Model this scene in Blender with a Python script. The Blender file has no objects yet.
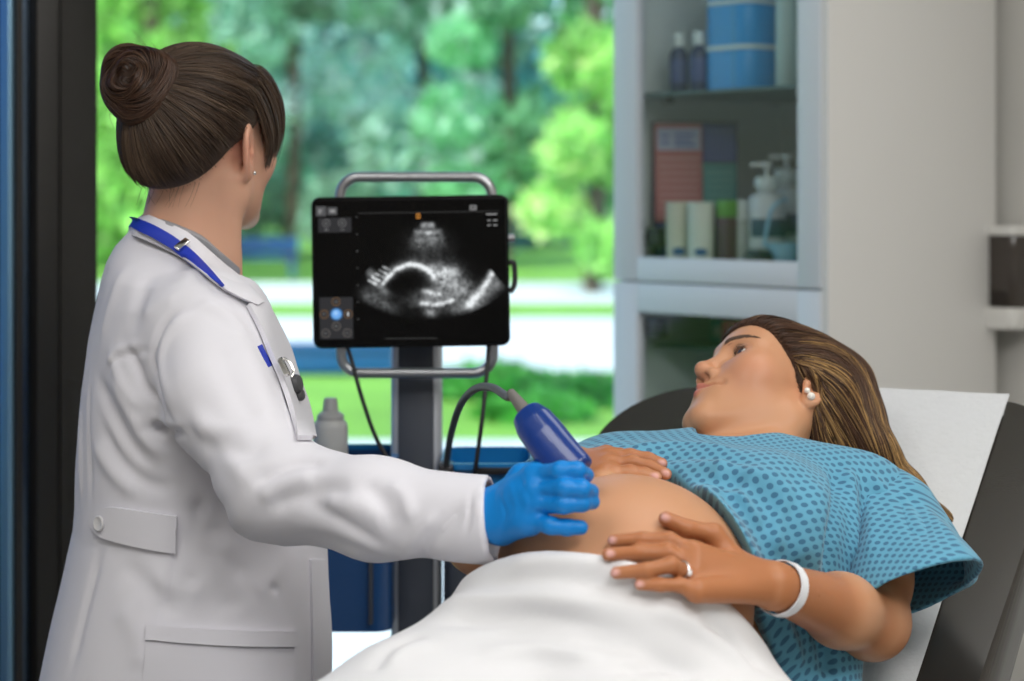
import bpy, bmesh, math, random
import numpy as np
from mathutils import Vector, Matrix
random.seed(7); RNG = np.random.default_rng(7)
SC = bpy.context.scene
COL = SC.collection
# ---------------------------------------------------------------- camera model
FPX, CX, HY, ZC = 1990.0, 512.0, 200.0, 1.46
def P(px, py, Y):
    return np.array([(px - CX) * Y / FPX, Y, ZC - (py - HY) * Y / FPX])
def PV(px, py, Y): return Vector(P(px, py, Y))
def unit(v):
    v = np.asarray(v, float); return v / (np.linalg.norm(v) + 1e-12)

# ---------------------------------------------------------------- materials
def mat(name, color, rough=0.5, metal=0.0, bump=None, var=None, sss=0, sss_rad=(.012, .004, .002), coat=0, sheen=0,
        attr=None, spec=0.5, trans=0, ior=1.45, alpha=1):
    m = bpy.data.materials.new(name); m.use_nodes = True
    nt = m.node_tree; b = nt.nodes['Principled BSDF']; L = nt.links
    b.inputs['Base Color'].default_value = (*color, 1)
    b.inputs['Roughness'].default_value = rough
    b.inputs['Metallic'].default_value = metal
    b.inputs['Specular IOR Level'].default_value = spec
    b.inputs['IOR'].default_value = ior
    b.inputs['Transmission Weight'].default_value = trans
    b.inputs['Coat Weight'].default_value = coat
    b.inputs['Alpha'].default_value = alpha
    b.inputs['Sheen Weight'].default_value = sheen
    if sss:
        b.inputs['Subsurface Weight'].default_value = sss
        b.inputs['Subsurface Radius'].default_value = sss_rad
        b.inputs['Subsurface Scale'].default_value = 1.0
    tc = None
    src = None
    if attr:
        a = nt.nodes.new('ShaderNodeVertexColor'); a.layer_name = attr
        src = a.outputs['Color']
    if var:   # (scale, amount, detail)
        tc = nt.nodes.new('ShaderNodeTexCoord')
        n = nt.nodes.new('ShaderNodeTexNoise'); n.inputs['Scale'].default_value = var[0]
        n.inputs['Detail'].default_value = 5
        L.new(tc.outputs['Object'], n.inputs['Vector'])
        mp = nt.nodes.new('ShaderNodeMapRange')
        mp.inputs['To Min'].default_value = 1 - var[1]; mp.inputs['To Max'].default_value = 1 + var[1]
        L.new(n.outputs['Fac'], mp.inputs['Value'])
        mx = nt.nodes.new('ShaderNodeMix'); mx.data_type = 'RGBA'; mx.blend_type = 'MULTIPLY'
        mx.inputs['Factor'].default_value = 1
        if src is not None: L.new(src, mx.inputs['A'])
        else: mx.inputs['A'].default_value = (*color, 1)
        L.new(mp.outputs['Result'], mx.inputs['B'])
        src = mx.outputs['Result']
    if src is not None: L.new(src, b.inputs['Base Color'])
    if bump:  # (scale, strength, distance)
        tc = tc or nt.nodes.new('ShaderNodeTexCoord')
        n = nt.nodes.new('ShaderNodeTexNoise'); n.inputs['Scale'].default_value = bump[0]
        n.inputs['Detail'].default_value = 4
        L.new(tc.outputs['Object'], n.inputs['Vector'])
        bp = nt.nodes.new('ShaderNodeBump'); bp.inputs['Strength'].default_value = bump[1]
        bp.inputs['Distance'].default_value = bump[2]
        L.new(n.outputs['Fac'], bp.inputs['Height']); L.new(bp.outputs['Normal'], b.inputs['Normal'])
    return m

def glass_mat(name, tint=(1, 1, 1), refl=1.0, rough=0.02):
    m = bpy.data.materials.new(name); m.use_nodes = True
    nt = m.node_tree; nt.nodes.remove(nt.nodes['Principled BSDF']); L = nt.links
    out = nt.nodes['Material Output']
    t = nt.nodes.new('ShaderNodeBsdfTransparent'); t.inputs['Color'].default_value = (*tint, 1)
    g = nt.nodes.new('ShaderNodeBsdfGlossy'); g.inputs['Roughness'].default_value = rough
    fr = nt.nodes.new('ShaderNodeFresnel')
    ge = nt.nodes.new('ShaderNodeNewGeometry'); mr = nt.nodes.new('ShaderNodeMapRange')     # both faces of the pane act as the air side
    mr.inputs['To Min'].default_value = 1.45; mr.inputs['To Max'].default_value = 1 / 1.45
    L.new(ge.outputs['Backfacing'], mr.inputs['Value']); L.new(mr.outputs[0], fr.inputs['IOR'])
    mu = nt.nodes.new('ShaderNodeMath'); mu.operation = 'MULTIPLY'; mu.inputs[1].default_value = refl
    mx = nt.nodes.new('ShaderNodeMixShader')
    L.new(fr.outputs['Fac'], mu.inputs[0]); L.new(mu.outputs[0], mx.inputs['Fac'])
    L.new(t.outputs[0], mx.inputs[1]); L.new(g.outputs[0], mx.inputs[2]); L.new(mx.outputs[0], out.inputs['Surface'])
    return m

def emit_mat(name, color, strength, attr=None):
    m = bpy.data.materials.new(name); m.use_nodes = True
    b = m.node_tree.nodes['Principled BSDF']
    b.inputs['Base Color'].default_value = (0.01, .01, .01, 1)
    b.inputs['Emission Color'].default_value = (*color, 1); b.inputs['Emission Strength'].default_value = strength
    b.inputs['Roughness'].default_value = .25
    if attr:
        a = m.node_tree.nodes.new('ShaderNodeVertexColor'); a.layer_name = attr
        m.node_tree.links.new(a.outputs['Color'], b.inputs['Emission Color'])
    return m

# ---------------------------------------------------------------- objects
def root_of(o):
    while o.parent: o = o.parent
    return o
def tag(o, label=None, cat=None, group=None, kind=None):
    if label: o['label'] = label
    if cat: o['category'] = cat
    if group: o['group'] = group
    if kind: o['kind'] = kind
    return o
def thing(name, loc, label, cat, group=None, rz=0):
    o = bpy.data.objects.new(name, None); COL.objects.link(o)
    o.empty_display_size = .05
    o.location = Vector([float(v) for v in loc]); o.rotation_euler = (0, 0, rz)
    return tag(o, label, cat, group)
def link_mesh(name, me, m, parent=None, smooth=True, angle=None):
    o = bpy.data.objects.new(name, me); COL.objects.link(o)
    if m: me.materials.append(m)
    if parent is not None:
        r = root_of(parent)
        me.transform(r.matrix_basis.inverted())
        o.parent = parent
    if smooth:
        me.polygons.foreach_set('use_smooth', np.ones(len(me.polygons), bool))
        if angle:
            me.set_sharp_from_angle(angle=math.radians(angle))
    me.update()
    return o
def obj(name, bm, m, parent=None, smooth=True, angle=35):
    bmesh.ops.recalc_face_normals(bm, faces=bm.faces)
    me = bpy.data.meshes.new(name); bm.to_mesh(me); bm.free()
    return link_mesh(name, me, m, parent, smooth, angle)
def np_obj(name, V, F, m, parent=None, smooth=True, col=None, uv=None, angle=None):
    me = bpy.data.meshes.new(name)
    V = np.asarray(V, np.float32); F = np.asarray(F, np.int32)
    k = F.shape[1]
    me.vertices.add(len(V)); me.vertices.foreach_set('co', V.ravel())
    me.loops.add(F.size); me.loops.foreach_set('vertex_index', F.ravel())
    me.polygons.add(len(F)); me.polygons.foreach_set('loop_start', np.arange(0, F.size, k, dtype=np.int32))
    me.update(calc_edges=True); me.validate()
    if col is not None:
        ca = me.color_attributes.new('Col', 'FLOAT_COLOR', 'POINT')
        c = np.ones((len(V), 4), np.float32); c[:, :3] = col
        ca.data.foreach_set('color', c.ravel())
    if uv is not None:
        ul = me.uv_layers.new(name='UVMap')
        li = np.zeros(len(me.loops), np.int32); me.loops.foreach_get('vertex_index', li)
        ul.data.foreach_set('uv', np.asarray(uv, np.float32)[li].ravel())
    return link_mesh(name, me, m, parent, smooth, angle)

def frame(x=None, y=None, z=None, o=(0, 0, 0)):
    """4x4 with the given column axes (two given, third computed)"""
    if z is None: x = unit(x); z = unit(np.cross(x, unit(y))); y = np.cross(z, x)
    elif y is None: z = unit(z); y = unit(np.cross(z, unit(x))); x = np.cross(y, z)
    else: z = unit(z); x = unit(np.cross(unit(y), z)); y = np.cross(z, x)
    M = Matrix.Identity(4)
    for i in range(3):
        M[i][0], M[i][1], M[i][2], M[i][3] = float(x[i]), float(y[i]), float(z[i]), float(o[i])
    return M
def rotz(a, o=(0, 0, 0)): return Matrix.Translation(Vector([float(v) for v in o])) @ Matrix.Rotation(a, 4, 'Z')

def box(bm, size, M=None, bev=0, seg=2, loc=(0, 0, 0)):
    M = (M or Matrix.Identity(4)) @ Matrix.Translation(Vector([float(v) for v in loc]))
    S = Matrix.Diagonal((size[0], size[1], size[2], 1))
    r = bmesh.ops.create_cube(bm, size=1, matrix=M @ S)
    if bev:
        vs = set(r['verts']); es = [e for e in bm.edges if e.verts[0] in vs and e.verts[1] in vs]
        bmesh.ops.bevel(bm, geom=es, offset=bev, segments=seg, affect='EDGES', profile=.5)
def lathe(bm, prof, M=None, seg=32):
    M = M or Matrix.Identity(4)
    rings = []
    for r, z in prof:
        rings.append([bm.verts.new(M @ Vector((max(r, 1e-5) * math.cos(2 * math.pi * k / seg), max(r, 1e-5) * math.sin(2 * math.pi * k / seg), z))) for k in range(seg)])
    for a, b in zip(rings[:-1], rings[1:]):
        for k in range(seg):
            bm.faces.new((a[k], a[(k + 1) % seg], b[(k + 1) % seg], b[k]))
    bm.faces.new(rings[0][::-1]); bm.faces.new(rings[-1])
def prism(bm, poly, depth, M=None, bev=0, seg=2):
    M = M or Matrix.Identity(4)
    a = [bm.verts.new(M @ Vector((p[0], p[1], 0))) for p in poly]
    b = [bm.verts.new(M @ Vector((p[0], p[1], depth))) for p in poly]
    fs = [bm.faces.new(a[::-1]), bm.faces.new(b)]
    n = len(poly)
    for i in range(n): fs.append(bm.faces.new((a[i], a[(i + 1) % n], b[(i + 1) % n], b[i])))
    if bev:
        es = set(fs[0].edges) | set(fs[1].edges)
        bmesh.ops.bevel(bm, geom=list(es), offset=bev, segments=seg, affect='EDGES', profile=.5)
def rrect(w, h, r, n=6, cx=0, cy=0):
    out = []
    for sx, sy, a0 in ((1, 1, 0), (-1, 1, 90), (-1, -1, 180), (1, -1, 270)):
        for k in range(n + 1):
            a = math.radians(a0 + 90 * k / n)
            out.append((cx + sx * (w / 2 - r) + r * math.cos(a), cy + sy * (h / 2 - r) + r * math.sin(a)))
    return out

def spline(pts, n=24, closed=False):
    """Catmull-Rom through pts"""
    p = np.asarray(pts, float)
    m = len(p)
    if closed: q = np.vstack([p[-1], p, p[0], p[1]]); segs = m
    else: q = np.vstack([2 * p[0] - p[1], p, 2 * p[-1] - p[-2]]); segs = m - 1
    per = max(2, int(math.ceil(n / segs)))
    out = []
    for i in range(segs):
        a, b, c, d = q[i:i + 4]
        t = np.linspace(0, 1, per, endpoint=False)[:, None]
        out.append(.5 * (2 * b + (c - a) * t + (2 * a - 5 * b + 4 * c - d) * t ** 2 + (3 * b - a - 3 * c + d) * t ** 3))
    out = np.vstack(out)
    if not closed: out = np.vstack([out, p[-1]])
    return out
def tubes_np(curves, radii, seg=6, closed=False, flat=None):
    """list of (n,3) curves (+ radius or array each) -> V,F quads"""
    Vs, Fs = [], []; off = 0
    ang = np.linspace(0, 2 * np.pi, seg, endpoint=False)
    for c, r in zip(curves, radii):
        c = np.asarray(c, float); n = len(c)
        if closed: t = np.roll(c, -1, 0) - np.roll(c, 1, 0)
        else: t = np.gradient(c, axis=0)
        t /= np.linalg.norm(t, axis=1)[:, None] + 1e-12
        ref = np.array([0, 0, 1.]) if abs(t[0, 2]) < .9 else np.array([1., 0, 0])
        u = ref - t[0] * (ref @ t[0]); u /= np.linalg.norm(u)
        U = np.empty_like(c)
        for i in range(n):
            u = u - t[i] * (u @ t[i]); u /= np.linalg.norm(u) + 1e-12; U[i] = u
        W = np.cross(t, U)
        rr = np.broadcast_to(np.asarray(r, float), (n,))
        ring = c[:, None] + rr[:, None, None] * (np.cos(ang)[None, :, None] * U[:, None] + np.sin(ang)[None, :, None] * W[:, None])
        Vs.append(ring.reshape(-1, 3))
        i = np.arange(n if closed else n - 1)[:, None]; k = np.arange(seg)[None]
        j = (i + 1) % n
        Fs.append((np.stack([i * seg + k, i * seg + (k + 1) % seg, j * seg + (k + 1) % seg, j * seg + k], -1).reshape(-1, 4)) + off)
        if not closed:
            for e, rev in ((0, 1), (n - 1, 0)):
                for q in range(1, seg // 2):
                    f = [e * seg + q - 1 + 0, e * seg + q, e * seg + seg - 1 - q, e * seg + (seg - q) % seg]
                    Fs.append(np.array([f[::-1] if not rev else f]) + off)
        off += n * seg
    return np.vstack(Vs), np.vstack(Fs)
def tube_obj(name, pts, r, m, parent=None, n=40, seg=10, closed=False, smooth_pts=True):
    c = spline(pts, n, closed) if smooth_pts else np.asarray(pts, float)
    V, F = tubes_np([c], [r if np.isscalar(r) else np.interp(np.linspace(0, 1, len(c)), np.linspace(0, 1, len(r)), r)], seg, closed)
    return np_obj(name, V, F, m, parent)
def tube_bm(bm, pts, r, n=40, seg=10, closed=False, sp=True):
    c = spline(pts, n, closed) if sp else np.asarray(pts, float)
    V, F = tubes_np([c], [r], seg, closed)
    vs = [bm.verts.new(v) for v in V]
    for f in F:
        if len(set(f)) == 4:
            try: bm.faces.new([vs[i] for i in f])
            except ValueError: pass
def copy_tree(o, parent=None):
    c = o.copy(); COL.objects.link(c); c.parent = parent
    for ch in [x for x in bpy.data.objects if x.parent == o]: copy_tree(ch, c)
    return c
# ================================================================ camera / world / room
cam_d = bpy.data.cameras.new('camera'); cam = bpy.data.objects.new('camera', cam_d); COL.objects.link(cam)
cam.location = (0, 0, ZC); cam.rotation_euler = (math.pi / 2, 0, 0)
cam_d.sensor_width = 36; cam_d.lens = 36 * FPX / 1024
cam_d.shift_y = -(340.5 - HY) / 1024
cam_d.clip_start = .05; cam_d.clip_end = 500
cam_d.dof.use_dof = True; cam_d.dof.focus_distance = 2.27; cam_d.dof.aperture_fstop = 3.6
SC.camera = cam
SC.view_settings.view_transform = 'Standard'; SC.view_settings.look = 'None'
SC.view_settings.gamma = 1; SC.view_settings.use_curve_mapping = False
SC.view_settings.exposure = 0.15
SC.cycles.use_denoising = True
SC.cycles.max_bounces = 8; SC.cycles.diffuse_bounces = 4; SC.cycles.transparent_max_bounces = 24
SC.cycles.sample_clamp_indirect = 6; SC.cycles.caustics_reflective = False; SC.cycles.caustics_refractive = False

w = bpy.data.worlds.new('sky'); SC.world = w; w.use_nodes = True
nt = w.node_tree; bg = nt.nodes['Background']
sky = nt.nodes.new('ShaderNodeTexSky'); sky.sky_type = 'NISHITA'; sky.sun_disc = False
sky.sun_elevation = math.radians(50); sky.sun_rotation = math.radians(200)
nt.links.new(sky.outputs['Color'], bg.inputs['Color']); bg.inputs['Strength'].default_value = .32

AU = np.array([.771, .637, 0.]); AV = np.array([-.637, .771, 0.])    # along the window wall / outwards
C0 = np.array([.5605, 3.6, 0.]); C1 = C0 + AV * .56
W0 = C1 + AV * .03                                                     # point on the inner face of the window wall
RZ = math.atan2(AU[1], AU[0])
def RM(s, t, z=0): return W0 + AU * s + AV * t + np.array([0, 0, z])  # room coordinates
def rbx(bm, s0, s1, t0, t1, z0, z1, bev=0):
    c = RM((s0 + s1) / 2, (t0 + t1) / 2, (z0 + z1) / 2)
    box(bm, (s1 - s0, t1 - t0, z1 - z0), rotz(RZ, c), bev)
def struct(name, bm, m, parent=None):
    o = obj(name, bm, m, parent, smooth=True, angle=30)
    if parent is None: o['kind'] = 'structure'
    return o
def s_of_px(px, t=0):
    r = (px - CX) / FPX; q = W0 + AV * t
    return (r * q[1] - q[0]) / (AU[0] - r * AU[1])

M_wall = mat('wall_paint', (.66, .645, .61), .75, var=(3, .03), bump=(180, .05, .002))
M_ceil = mat('ceiling_paint', (.82, .82, .80), .9)
M_floor = mat('vinyl_floor', (.28, .27, .25), .35, var=(6, .12))
M_frame = mat('dark_bronze_aluminium', (.030, .028, .026), .38, .3, var=(30, .1))
M_glass = glass_mat('window_glass', (.93, .985, .97), .7)
M_glassd = glass_mat('door_glass', (.18, .38, .58), 1.0)

SW0 = s_of_px(98); SP0 = s_of_px(37, .0)
SR = .60; SL = -4.3; TB = -4.8; H = 2.75
bm = bmesh.new(); rbx(bm, SL - .2, SR + .2, TB - .2, .35, -.12, 0); struct('floor', bm, M_floor)
bm = bmesh.new(); rbx(bm, SL - .2, SR + .2, TB - .2, .35, H, H + .15); struct('ceiling', bm, M_ceil)
# window wall: pieces around the glazed opening
bm = bmesh.new()
rbx(bm, .31, SR, .0, .2, 0, H)
rbx(bm, SL, SP0 - 1.15, .0, .2, 0, H)
struct('wall_window', bm, M_wall)
bm = bmesh.new(); rbx(bm, SR - .045, SR + .12, TB, .2, 0, H); struct('wall_right', bm, M_wall)
bm = bmesh.new(); rbx(bm, SL - .12, SL, TB, .2, 0, H); struct('wall_left', bm, M_wall)
bm = bmesh.new(); rbx(bm, SL, SR, TB - .12, TB, 0, H); struct('wall_back', bm, M_wall)
bm = bmesh.new(); rbx(bm, SR - .06, SR - .045, TB, 0, 0, .09); struct('baseboard_right', bm, M_frame)
# window
wf = thing('window_1', RM((SW0 + .1) / 2, .05, 0), None, None); wf['kind'] = 'structure'
bm = bmesh.new()
rbx(bm, SP0, SW0, .0, .14, 0, H, .004)
rbx(bm, SP0 + .040, SP0 + .052, -.006, .01, 0, H)
rbx(bm, SW0, .31, .03, .14, 0, .10); rbx(bm, SW0, .31, .03, .14, H - .12, H); rbx(bm, .27, .31, .03, .14, 0, H) 
struct('window_frame', bm, M_frame, wf)
bm = bmesh.new(); rbx(bm, SW0, .28, .08, .088, .08, H - .1); struct('window_pane', bm, M_glass, wf)
# glazed door left of the post
M_doorstrip = mat('door_edge_metal', (.10, .14, .20), .22, .9)
dr = thing('door_1', RM(SP0 - .5, .05, 0), None, None); dr['kind'] = 'structure'
sA, sB = s_of_px(24), s_of_px(13)
bm = bmesh.new(); rbx(bm, s_of_px(25.5), SP0 - .001, .02, .10, 0, H, .003); struct('door_frame', bm, M_doorstrip, dr)
bm = bmesh.new(); rbx(bm, s_of_px(19.5), s_of_px(25.5), .01, .12, 0, H)
rbx(bm, SP0 - 1.15, SP0 - 1.05, .02, .10, 0, H); rbx(bm, SP0 - 1.15, s_of_px(20), .02, .10, 0, .12); rbx(bm, SP0 - 1.15, s_of_px(20), .02, .10, H - .12, H)
struct('door_jamb', bm, M_frame, dr)
M_edge_hl = mat('door_edge_highlight', (.25, .45, .62), .3, .4)  # light blue highlight along the door edge painted as its base colour
bm = bmesh.new(); rbx(bm, s_of_px(13.5), s_of_px(19.5), .02, .09, .02, H, .003); struct('door_stile', bm, M_edge_hl, dr)
bm = bmesh.new(); rbx(bm, SP0 - 1.06, s_of_px(13.5), .05, .058, .08, H - .1); struct('door_pane', bm, M_glassd, dr)

# unseen ceiling LED panels, added for soft light from above the camera side
def ceiling_panel(s, t, sx, sy, power, color, label):
    c = RM(s, t, H)
    r = thing('added_ceiling_light', c, label, 'ceiling light', 'unseen LED panels added on the ceiling', RZ)
    M = rotz(RZ, c)
    bm = bmesh.new(); box(bm, (sx + .04, sy + .04, .03), M, .004, loc=(0, 0, -.015)); obj('frame', bm, M_white, r)
    bm = bmesh.new(); box(bm, (sx, sy, .006), M, 0, loc=(0, 0, -.033)); obj('diffuser', bm, M_led, r)
    ld = bpy.data.lights.new('panel_light', 'AREA'); ld.shape = 'RECTANGLE'; ld.size = sx; ld.size_y = sy
    ld.energy = power; ld.color = color
    lo = bpy.data.objects.new('panel_light', ld); COL.objects.link(lo); lo.matrix_basis = Matrix.Translation(Vector((0, 0, -.045))); lo.parent = r
M_white = mat('white_lacquer', (.78, .79, .80), .35)
M_led = emit_mat('led_diffuser', (1, .96, .9), 2.0)
for s, t, p, lab in ((-2.2, -3.4, 30, 'unseen LED ceiling panel added above the camera side of the room'),
                     (-.9, -3.0, 13, 'unseen LED ceiling panel added above the foot of the exam table'),
                     (-.7, -1.6, 3.5, 'unseen LED ceiling panel added above the exam table'),
                     (-2.6, -1.7, 10, 'unseen LED ceiling panel added behind the clinician')):
    ceiling_panel(s, t, .9, .9, p, (1, .985, .965), lab)

# ================================================================ outdoors
sun_d = bpy.data.lights.new('sun', 'SUN'); sun_d.energy = 3.4; sun_d.angle = .02; sun_d.color = (1, .95, .82)
sun = bpy.data.objects.new('sun', sun_d); COL.objects.link(sun)
sun.rotation_euler = Vector((.45, .55, -.75)).to_track_quat('-Z', 'Y').to_euler()
GZ = -.10
M_lawn = mat('lawn_grass', (.24, .52, .07), .9, var=(.8, .45), bump=(40, .6, .05))
M_path = mat('pale_concrete', (.80, .82, .84), .8, var=(.7, .08))
M_hedge = mat('hedge_leaf', (.06, .30, .06), .8, var=(2, .5))
def yd(py): return FPX * (ZC - GZ) / (py - HY)
def strip(name, y0, y1, z, m, x0=-30, x1=30):
    bm = bmesh.new(); box(bm, (x1 - x0, y1 - y0, .06), None, 0, loc=((x0 + x1) / 2, (y0 + y1) / 2, z - .03)); return struct(name, bm, m)
bm = bmesh.new(); box(bm, (260, 150, .1), None, loc=(0, 4.9 + 75, GZ - .05)); struct('lawn', bm, M_lawn)
strip('garden_path', yd(303), yd(284), GZ + .02, M_path)
strip('driveway', yd(372), yd(319), GZ + .02, M_path)
strip('terrace_path', yd(700), yd(443), GZ + .02, M_path)

def leaf_cloud(n, sampler, size, jit=.5):
    c = sampler(n)
    a = RNG.normal(size=(n, 3)); a /= np.linalg.norm(a, axis=1)[:, None]
    b = RNG.normal(size=(n, 3)); b -= a * (a * b).sum(1)[:, None]; b /= np.linalg.norm(b, axis=1)[:, None]
    s = size * (1 + jit * RNG.uniform(-1, 1, n))[:, None]
    V = np.stack([c - a * s, c - b * s * .45, c + a * s, c + b * s * .45], 1).reshape(-1, 3)
    F = np.arange(4 * n).reshape(-1, 4)
    return V, F
def leaf_mat(name, c, tr):
    m = mat(name, c, .55, attr='Col')
    nt = m.node_tree; b = nt.nodes['Principled BSDF']; out = nt.nodes['Material Output']
    t = nt.nodes.new('ShaderNodeBsdfTranslucent'); mx = nt.nodes.new('ShaderNodeMixShader'); mx.inputs['Fac'].default_value = tr
    nt.links.new(nt.nodes['Color Attribute'].outputs['Color'], t.inputs['Color'])
    nt.links.new(b.outputs[0], mx.inputs[1]); nt.links.new(t.outputs[0], mx.inputs[2]); nt.links.new(mx.outputs[0], out.inputs['Surface'])
    return m
M_leaf = leaf_mat('tree_leaf', (.1, .3, .08), .35)
M_bark = mat('bark', (.10, .07, .05), .9, bump=(8, .8, .1))
def tree(x, y, h, rx, base, col, n, label, size=.24, clumps=16, cat='tree', name='leafy_tree', group='trees beyond the lawn'):
    r = thing(name, (x, y, GZ), label, cat, group)
    cl = []
    for k in range(clumps):
        u = RNG.uniform(0, 1); zz = base + (h - base) * (  .06 + .86 * u)
        wd = rx * math.sin(math.pi * min(1, .22 + .75 * u)) ** .6
        a = RNG.uniform(0, 6.28); q = RNG.uniform(.2, .75)
        cl.append((x + math.cos(a) * wd * q, y + math.sin(a) * wd * q, GZ + zz, wd * RNG.uniform(.45, .65)))
    cl = np.array(cl); cc = RNG.uniform(.55, 1.5, len(cl))
    def sampler(n):
        k = RNG.integers(0, len(cl), n); d = RNG.normal(size=(n, 3)); d /= np.linalg.norm(d, axis=1)[:, None]
        sampler.k = k
        return cl[k, :3] + d * (cl[k, 3] * RNG.uniform(.65, 1.05, n) )[:, None] * np.array([1, 1, .8])
    V, F = leaf_cloud(n, sampler, size)
    c = np.repeat(np.array(col)[None] * cc[sampler.k][:, None] * RNG.uniform(.55, 1.5, (n, 1)), 4, 0)
    np_obj('foliage', V, F, M_leaf, r, smooth=False, col=np.clip(c, 0, .9))
    V, F = tubes_np([spline([(x, y, GZ), (x + .1, y, GZ + h * .3), (x - .05, y, GZ + h * .75)], 12)], [np.linspace(.22, .06, 13)[:13] if False else .16], 8)
    np_obj('trunk', V, F, M_bark, r)
def px_x(px, y): return (px - CX) * y / FPX
TR = [  # px, dist, height, radius, crown base, colour (haze painted in as paler mint), leaves, label
    (70, 46, 10, 2.7, .0, (.22, .52, .12), 4500, 'bright green leafy tree seen past the dark window post'),
    (150, 40, 9, 2.2, .0, (.28, .58, .12), 4500, 'yellow-green leafy tree behind the clinician hair bun'),
    (215, 54, 7.5, 2.7, .0, (.12, .38, .26), 4500, 'dark green leafy tree behind the clinician neck'),
    (290, 48, 11, 2.4, .6, (.46, .76, .58), 4500, 'light green tree above the left half of the scanner handle'),  # veiling haze put into the pale leaf colour
    (350, 58, 8, 2.9, .0, (.24, .54, .48), 4500, 'blue-green bushy tree behind the scanner screen left edge'),
    (420, 50, 11.5, 2.6, 1.0, (.50, .78, .62), 4500, 'pale green tree above the scanner handle'),  # pale leaves stand in for the haze over this crown
    (475, 62, 8, 2.7, .0, (.07, .30, .32), 4500, 'blue-green tree with deep shade painted in, right of the scanner handle'),  # shaded gap between the crowns put into the dark leaf colour
    (535, 66, 9.0, 2.7, .0, (.09, .36, .38), 4500, 'dark teal tree between the scanner and the cabinet'),  # dark teal leaves carry the shade of the same gap
    (505, 46, 11, 1.7, .2, (.30, .68, .36), 3600, 'light green crown high between scanner and cabinet'),
    (592, 33, 9.5, 1.0, .0, (.40, .80, .20), 5200, 'tall columnar lime-green tree beside the cabinet edge'),
    (655, 38, 9, 2.2, .2, (.10, .36, .10), 2400, 'dark green tree partly hidden behind the cabinet'),
]
for px, y, h, rx, b, c, n, lab in TR: tree(px_x(px, y), y, h, rx, b, c, n, lab)
for i, px in enumerate(range(-180, 900, 95)):
    y = 82 + (i % 3) * 5
    tree(px_x(px, y), y, 14, 4.6, 0, (.16, .44, .44) if i % 2 else (.40, .66, .58), 1400, 'tall tree in the far row at the back of the garden', size=.45, clumps=9, group='far row of trees')
# clipped shrubs along the lawn edge
def shrub(px, py, w, h, d, col, label, n=700):
    y = yd(py); x = px_x(px, y)
    def sampler(n):
        q = RNG.normal(size=(n, 3)); q /= np.linalg.norm(q, axis=1)[:, None]
        return np.array([x, y, GZ + h * .45]) + q * np.array([w / 2, d / 2, h * .55]) * RNG.uniform(.75, 1.03, (n, 1))
    V, F = leaf_cloud(n, sampler, .09)
    o = np_obj('garden_shrub', V, F, M_leaf, None, smooth=False, col=np.repeat(np.array(col)[None] * RNG.uniform(.5, 1.5, (n, 1)), 4, 0))
    tag(o, label, 'shrub', 'low shrubs on the lawn')
shrub(575, 405, 1.15, .22, .8, (.06, .32, .05), 'low round dark green shrub on the lawn beside the cabinet')
shrub(490, 398, .9, .25, .8, (.09, .40, .06), 'low bright shrub on the lawn behind the probe cable')
shrub(535, 420, .8, .12, .7, (.10, .45, .06), 'flat green shrub on the lawn above the blue probe')
# unidentified blue blurs, stood in for by an added bench and planter
M_blue = mat('blue_paint', (.004, .09, .26), .45)
def bench(px, py, wpx, label):
    y = yd(py); x = px_x(px, y); wd = wpx * y / FPX
    r = thing('blue_blur_bench', (x, y, GZ), label, 'bench')
    M = Matrix.Translation((x, y, GZ))
    bm = bmesh.new(); box(bm, (wd, .5, .06), M, .01, loc=(0, 0, .42)); obj('seat', bm, M_blue, r)
    bm = bmesh.new(); box(bm, (wd, .05, .3), M, .01, loc=(0, .26, .66)); obj('backrest', bm, M_blue, r)
    for sx in (-1, 1):
        bm = bmesh.new(); box(bm, (.08, .46, .40), M, .01, loc=(sx * (wd / 2 - .08), 0, .20)); obj('leg', bm, M_blue, r)
def planter(px, py, wpx, hpx, label):
    y = yd(py); x = px_x(px, y); wd, hg = wpx * y / FPX, hpx * y / FPX; M = Matrix.Translation((x, y, GZ + .02))
    r = thing('blue_blur_planter', (x, y, GZ), label, 'planter')
    bm = bmesh.new(); box(bm, (wd, .36, hg - .05), M, .015, loc=(0, 0, (hg - .05) / 2)); obj('body', bm, M_blue, r)
    bm = bmesh.new()
    for sx, sy, lx, ly in ((wd + .06, .05, 0, -.19), (wd + .06, .05, 0, .19)): box(bm, (sx, sy, .05), M, .01, loc=(lx, ly, hg - .025))
    for sx in (-1, 1): box(bm, (.05, .36, .05), M, .01, loc=(sx * (wd / 2 + .005), 0, hg - .025))
    obj('rim', bm, M_blue, r)
planter(330, 374, 130, 28, 'low blue planter added for a blue blur between the clinician and the scanner column')
bench(262, 279, 70, 'small blue bench added for a blue blur far behind the clinician chin')
M_blue_refl = mat('dark_blue_reflection', (.02, .10, .2), .5, var=(2, .3))
bm = bmesh.new(); box(bm, (1.4, .4, 3.6), None, .02, loc=(px_x(-95, 9.5), 9.5, GZ + 1.8)); tag(obj('reflection_slab', bm, M_blue_refl), 'dark blue slab added outside the glazed door for the reflection in its pane', 'pillar')  # added slab, stands in for the dark blue reflection in the door pane
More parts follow.
